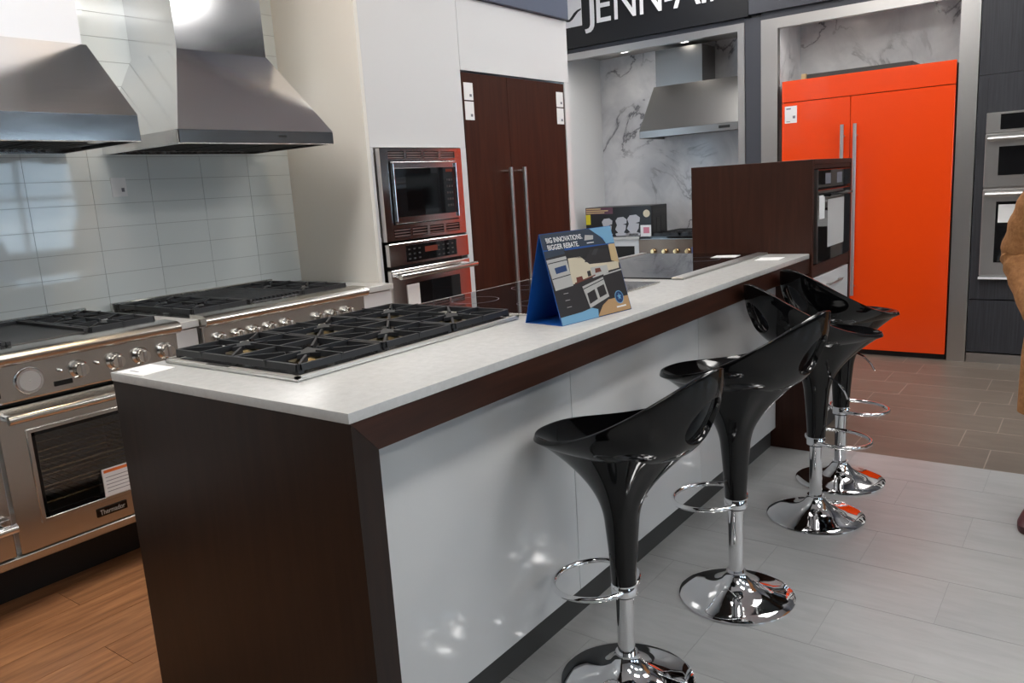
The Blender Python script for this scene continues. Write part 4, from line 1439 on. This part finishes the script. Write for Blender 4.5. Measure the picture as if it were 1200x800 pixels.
# ------------------------------------------------------------------ orange refrigerator
of = thing('refrigerator', 'glossy orange side by side refrigerator with long bar handles', 'refrigerator', (-0.32, 5.8, 0))
part('body', MB().box(-0.925, 0.292, 5.565, 6.08, 0.0, 2.14), 'black_matte', of, False)
gr = part('grille_panel', MB().box(-0.925, 0.29, 5.525, 5.5645, 1.995, 2.157, 0.002), 'orange', of, False)
for a, b_, hx in ((-0.925, -0.411, -0.455), (-0.407, 0.29, -0.362)):
    d_ = part('door', MB().box(a, b_, 5.525, 5.5645, 0.045, 1.99, 0.002), 'orange', of, False)
    part('handle', MB().cyl((hx, 5.47, 0.48), (hx, 5.47, 1.785), 0.014, n=16), 'matte_steel', d_)
    for zz in (0.55, 1.70):
        part('handle_post', MB().cyl((hx, 5.525, zz), (hx, 5.47, zz), 0.009, n=12), 'matte_steel', d_)
s_ = part('sticker', MB().box(-0.902, -0.808, 5.5235, 5.525, 1.835, 1.965), 'paper', of, False, label='white spec sticker')
part('print_line', MB().box(-0.89, -0.855, 5.523, 5.5235, 1.94, 1.95).box(-0.84, -0.82, 5.523, 5.5235, 1.87, 1.89).box(-0.89, -0.86, 5.523, 5.5235, 1.845, 1.85), 'print_grey', s_, False)
part('top_vent', MB().box(-0.78, -0.02, 5.68, 6.0, 2.1405, 2.205), 'cavity', of, False)
solo('wedge_block', MB().box(-0.83, -0.79, 5.70, 5.76, 2.1405, 2.215, 0.004), 'card_tan', 'small yellowish block on top of the orange refrigerator', 'block', smooth=False)

# ------------------------------------------------------------------ dark cabinet with double oven
dk = thing('tall_cabinet', 'tall charcoal wood cabinet with a steel plinth holding the double oven', 'cabinet', (1.5, 5.8, 0))
part('front_panel', MB().box(0.43, 0.488, YB, YB + 0.05, 0.47, 2.028), 'charcoal_wood', dk, False)
part('front_panel', MB().box(0.43, 1.252, YB, YB + 0.05, 2.031, 2.64), 'charcoal_wood', dk, False)
part('front_panel', MB().box(0.4885, 1.252, YB, YB + 0.05, 1.775, 2.028), 'charcoal_wood', dk, False)
part('front_panel', MB().box(1.2525, 2.6, YB, YB + 0.05, 0.47, 2.64), 'charcoal_wood', dk, False)
part('front_panel', MB().box(0.4885, 1.252, YB, YB + 0.05, 0.47, 0.615), 'charcoal_wood', dk, False)
part('drawer_front', MB().box(0.43, 1.252, YB, YB + 0.05, 0.08, 0.462), 'charcoal_wood', dk, False)
part('drawer_front', MB().box(1.2525, 2.6, YB, YB + 0.05, 0.08, 0.462), 'charcoal_wood', dk, False)
part('carcass', MB().box(0.44, 2.6, YB + 0.12, 6.25, 0, 2.64), 'black_matte', dk, False)
part('plinth', MB().box(0.43, 2.6, YB - 0.004, YB + 0.05, 0, 0.07), 'matte_steel', dk, False)
do = thing('double_oven', 'stainless double wall oven set in the charcoal wood cabinet', 'oven', (0.87, 5.5, 0.62))
X0, X1 = 0.489, 1.251
part('body', MB().box(X0, X1, YB - 0.004, YB + 0.11, 0.62, 1.772), 'matte_steel', do, False)
part('control_panel', MB().box(X0, X1, YB - 0.024, YB - 0.004, 1.638, 1.772, 0.002), 'steel', do, False)
part('display', MB().box(X0 + 0.085, X1 - 0.085, YB - 0.026, YB - 0.024, 1.655, 1.758), 'black_glass', do, False)
for z0, z1, wz0, wz1 in ((1.268, 1.628, 1.345, 1.54), (0.645, 1.25, 0.74, 1.165)):
    d_ = part('door', MB().box(X0, X1, YB - 0.034, YB - 0.004, z0, z1, 0.003), 'steel', do, False)
    part('window_pane', MB().box(X0 + 0.085, X1 - 0.085, YB - 0.036, YB - 0.034, wz0, wz1), 'black_glass', d_, False)
    hz = z1 - 0.035
    part('handle', MB().cyl((X0 + 0.02, YB - 0.085, hz), (X1 - 0.02, YB - 0.085, hz), 0.014, n=16), 'matte_steel', d_)
    for hx in (X0 + 0.04, X1 - 0.04):
        part('handle_post', MB().cyl((hx, YB - 0.034, hz), (hx, YB - 0.085, hz), 0.01, n=10), 'matte_steel', d_)
    if z0 < 1:
        s_ = part('sticker', MB().box(X0 + 0.10, X0 + 0.205, YB - 0.0372, YB - 0.036, 1.02, 1.145), 'paper', d_, False, label='white spec sticker')
part('bottom_trim', MB().box(X0 - 0.004, X1, YB - 0.04, YB - 0.004, 0.62, 0.634), 'sign_white', do, False)

# ================================================================== PERSON
PX, PY = 1.215, 2.63
pts = {
    'pelvis': ((0, 0, 0.93), 0.125, 0.105), 'waist': ((0, 0, 1.07), 0.125, 0.10), 'chest': ((0, 0.01, 1.26), 0.15, 0.11), 'neckb': ((0, 0.01, 1.44), 0.075, 0.07),
    'neck': ((0, 0.0, 1.51), 0.052, 0.055), 'headb': ((0, -0.01, 1.57), 0.066, 0.08), 'head': ((0, -0.012, 1.645), 0.076, 0.095), 'crown': ((0, 0.0, 1.715), 0.058, 0.07),
    'nose': ((0, -0.115, 1.625), 0.012, 0.012), 'chin': ((0, -0.085, 1.555), 0.022, 0.02),
    'earl': ((-0.082, 0.005, 1.63), 0.008, 0.02), 'earr': ((0.082, 0.005, 1.63), 0.008, 0.02)}
edges = [('pelvis', 'waist'), ('waist', 'chest'), ('chest', 'neckb'), ('neckb', 'neck'), ('neck', 'headb'), ('headb', 'head'), ('head', 'crown'), ('head', 'nose'), ('headb', 'chin'), ('head', 'earl'), ('head', 'earr')]
for s, n in ((-1, 'l'), (1, 'r')):
    pts.update({'sh' + n: ((s * 0.15, 0.01, 1.37), 0.05, 0.05), 'el' + n: ((s * 0.285, 0.05, 1.10), 0.034, 0.034), 'wr' + n: ((s * 0.17, -0.085, 0.93), 0.028, 0.026),
                'pa' + n: ((s * 0.14, -0.105, 0.87), 0.032, 0.02),
                'hip' + n: ((s * 0.095, 0, 0.88), 0.085, 0.085), 'kn' + n: ((s * 0.125, -0.01, 0.50), 0.055, 0.058), 'an' + n: ((s * 0.15, 0.02, 0.10), 0.038, 0.042),
                'to' + n: ((s * 0.16, -0.09, 0.036), 0.022, 0.016), 'he' + n: ((s * 0.152, 0.04, 0.04), 0.022, 0.022)})
    edges += [('chest', 'sh' + n), ('sh' + n, 'el' + n), ('el' + n, 'wr' + n), ('wr' + n, 'pa' + n), ('pelvis', 'hip' + n), ('hip' + n, 'kn' + n), ('kn' + n, 'an' + n), ('an' + n, 'to' + n), ('an' + n, 'he' + n)]
    for k, (dx, dz, ln) in enumerate(((-0.024, 0, 0.07), (-0.008, 0, 0.08), (0.008, 0, 0.075), (0.024, 0, 0.06))):
        b0 = Vector((s * 0.14 + dx, -0.105, 0.83))
        pts['f%s%da' % (n, k)] = (tuple(b0), 0.009, 0.009)
        pts['f%s%db' % (n, k)] = (tuple(b0 + Vector((0, 0.0, -ln * 0.6))), 0.0085, 0.0085)
        pts['f%s%dc' % (n, k)] = (tuple(b0 + Vector((0, 0.015, -ln))), 0.008, 0.008)
        edges += [('pa' + n, 'f%s%da' % (n, k)), ('f%s%da' % (n, k), 'f%s%db' % (n, k)), ('f%s%db' % (n, k), 'f%s%dc' % (n, k))]
    pts['th' + n] = ((s * 0.14 - s * 0.045, -0.10, 0.86), 0.010, 0.010)
    pts['th2' + n] = ((s * 0.14 - s * 0.056, -0.10, 0.825), 0.009, 0.009)
    edges += [('pa' + n, 'th' + n), ('th' + n, 'th2' + n)]
keys = list(pts)
me = bpy.data.meshes.new('person')
me.from_pydata([pts[k][0] for k in keys], [(keys.index(a), keys.index(b)) for a, b in edges], [])
body = bpy.data.objects.new('person', me)
COL.objects.link(body)
body.location = (PX, PY, 0)
body.rotation_euler = (0, 0, math.radians(-12))
me.materials.append(MATS['skin'])
sk = body.modifiers.new('skin', 'SKIN')
sk.use_smooth_shade = True
for i, k in enumerate(keys):
    me.skin_vertices[0].data[i].radius = (pts[k][1], pts[k][2])
    me.skin_vertices[0].data[i].use_root = (k == 'pelvis')
body.modifiers.new('sub', 'SUBSURF').levels = 1
body.modifiers['sub'].render_levels = 2
body['label'] = 'person in a tan brown coat with dark red shoes, hands in pockets'
body['category'] = 'person'


def loft(rings, n=40, pw=2.4, cap=True, fold=0.0):
    """superellipse rings (z, cx, cy, half width, half depth)"""
    mb = MB()
    R_ = []
    for z, cx, cy, a, b in rings:
        ring = []
        for i in range(n):
            t = 2 * PI * i / n
            c, s = math.cos(t), math.sin(t)
            k = (abs(c) ** pw + abs(s) ** pw) ** (-1 / pw)
            k *= 1 + fold * math.sin(t * 7 + z * 3) + fold * 0.6 * math.sin(t * 4 - z * 17)
            ring.append(mb.bm.verts.new((cx + a * k * c, cy + b * k * s, z)))
        R_.append(ring)
    for A, B in zip(R_, R_[1:]):
        for i in range(n):
            j = (i + 1) % n
            mb.bm.faces.new((A[i], A[j], B[j], B[i]))
    if cap:
        mb.bm.faces.new(R_[0][::-1])
        mb.bm.faces.new(R_[-1])
    return mb


coat = part('coat', loft([(0.47, 0, 0.0, 0.262, 0.172), (0.55, 0, 0, 0.262, 0.172), (0.70, 0, 0, 0.255, 0.17), (0.85, 0, 0, 0.245, 0.165), (1.0, 0, 0, 0.225, 0.155), (1.12, 0, 0.0, 0.215, 0.15), (1.25, 0, 0.005, 0.215, 0.15),
                          (1.34, 0, 0.01, 0.21, 0.138), (1.40, 0, 0.01, 0.195, 0.12), (1.44, 0, 0.01, 0.15, 0.10), (1.465, 0, 0.01, 0.10, 0.088), (1.49, 0, 0.008, 0.078, 0.08), (1.525, 0, 0.006, 0.074, 0.076)], 48, 2.3, True, 0.012), 'tan_coat', body, True, True)
part('button', MB().lathe([(0.012, 0), (0.012, -0.006), (0.001, -0.007)], (0, -0.152, 1.2), 14, 'y').lathe([(0.012, 0), (0.012, -0.006), (0.001, -0.007)], (0, -0.155, 1.05), 14, 'y').lathe([(0.012, 0), (0.012, -0.006), (0.001, -0.007)], (0, -0.165, 0.9), 14, 'y'), 'hair', coat, True, True)
for s in (-1, 1):
    path = []
    rad = []
    P0, P1, P2, P3 = Vector((s * 0.125, 0.01, 1.385)), Vector((s * 0.235, 0.02, 1.36)), Vector((s * 0.298, 0.055, 1.09)), Vector((s * 0.17, -0.12, 0.875))
    nseg = 46
    for k in range(nseg + 1):
        t = k / nseg
        # quadratic-ish path through shoulder, elbow and pocket
        if t < 0.55:
            q = t / 0.55
            p = P0 * (1 - q) ** 2 + P1 * 2 * q * (1 - q) + P2 * q * q
        else:
            q = (t - 0.55) / 0.45
            m_ = P2 + (P2 - P1) * 0.12
            p = P2 * (1 - q) ** 2 + m_ * 2 * q * (1 - q) + P3 * q * q
        path.append(p)
        rad.append((0.092 - 0.026 * t) * min(1.0, 0.35 + 5.0 * t) ** 0.5 * (1 + 0.05 * math.sin(k * 1.35) * (0.4 + 0.6 * math.exp(-((t - 0.58) / 0.25) ** 2))))
    part('sleeve', MB().tube(path, rad, 22), 'tan_coat', body, True, True, label='wrinkled tan coat sleeve')
    part('trouser_leg', loft([(0.07, s * 0.15, 0.015, 0.062, 0.07), (0.3, s * 0.138, 0.0, 0.068, 0.075), (0.52, s * 0.124, -0.01, 0.074, 0.082), (0.7, s * 0.11, 0, 0.09, 0.10), (0.9, s * 0.09, 0, 0.095, 0.11)], 28, 2.2), 'trousers', body, True, True)
    sh = loft([(0.0, s * 0.16, -0.045, 0.052, 0.135), (0.012, s * 0.16, -0.045, 0.056, 0.14), (0.03, s * 0.16, -0.045, 0.057, 0.138), (0.055, s * 0.158, -0.03, 0.052, 0.118), (0.08, s * 0.155, 0.0, 0.048, 0.082), (0.12, s * 0.152, 0.02, 0.05, 0.058), (0.14, s * 0.15, 0.02, 0.048, 0.056)], 30, 2.3)
    part('shoe', sh, 'maroon', body, True, True, label='dark red laced shoe')
    part('eye', MB().lathe([(0.001, -0.006), (0.006, -0.005), (0.009, 0.0), (0.001, 0.001)], (s * 0.032, -0.098, 1.645), 14, 'y'), 'eye', body, True, True)
part('hair', loft([(1.60, 0, 0.045, 0.078, 0.055), (1.66, 0, 0.035, 0.088, 0.075), (1.70, 0, 0.01, 0.088, 0.10), (1.745, 0, 0.005, 0.07, 0.085), (1.77, 0, 0.01, 0.04, 0.05)], 30, 2.0), 'hair', body, True, True)
part('mouth', MB().box(-0.022, 0.022, -0.102, -0.092, 1.583, 1.590, 0.003), 'maroon', body, True, True)
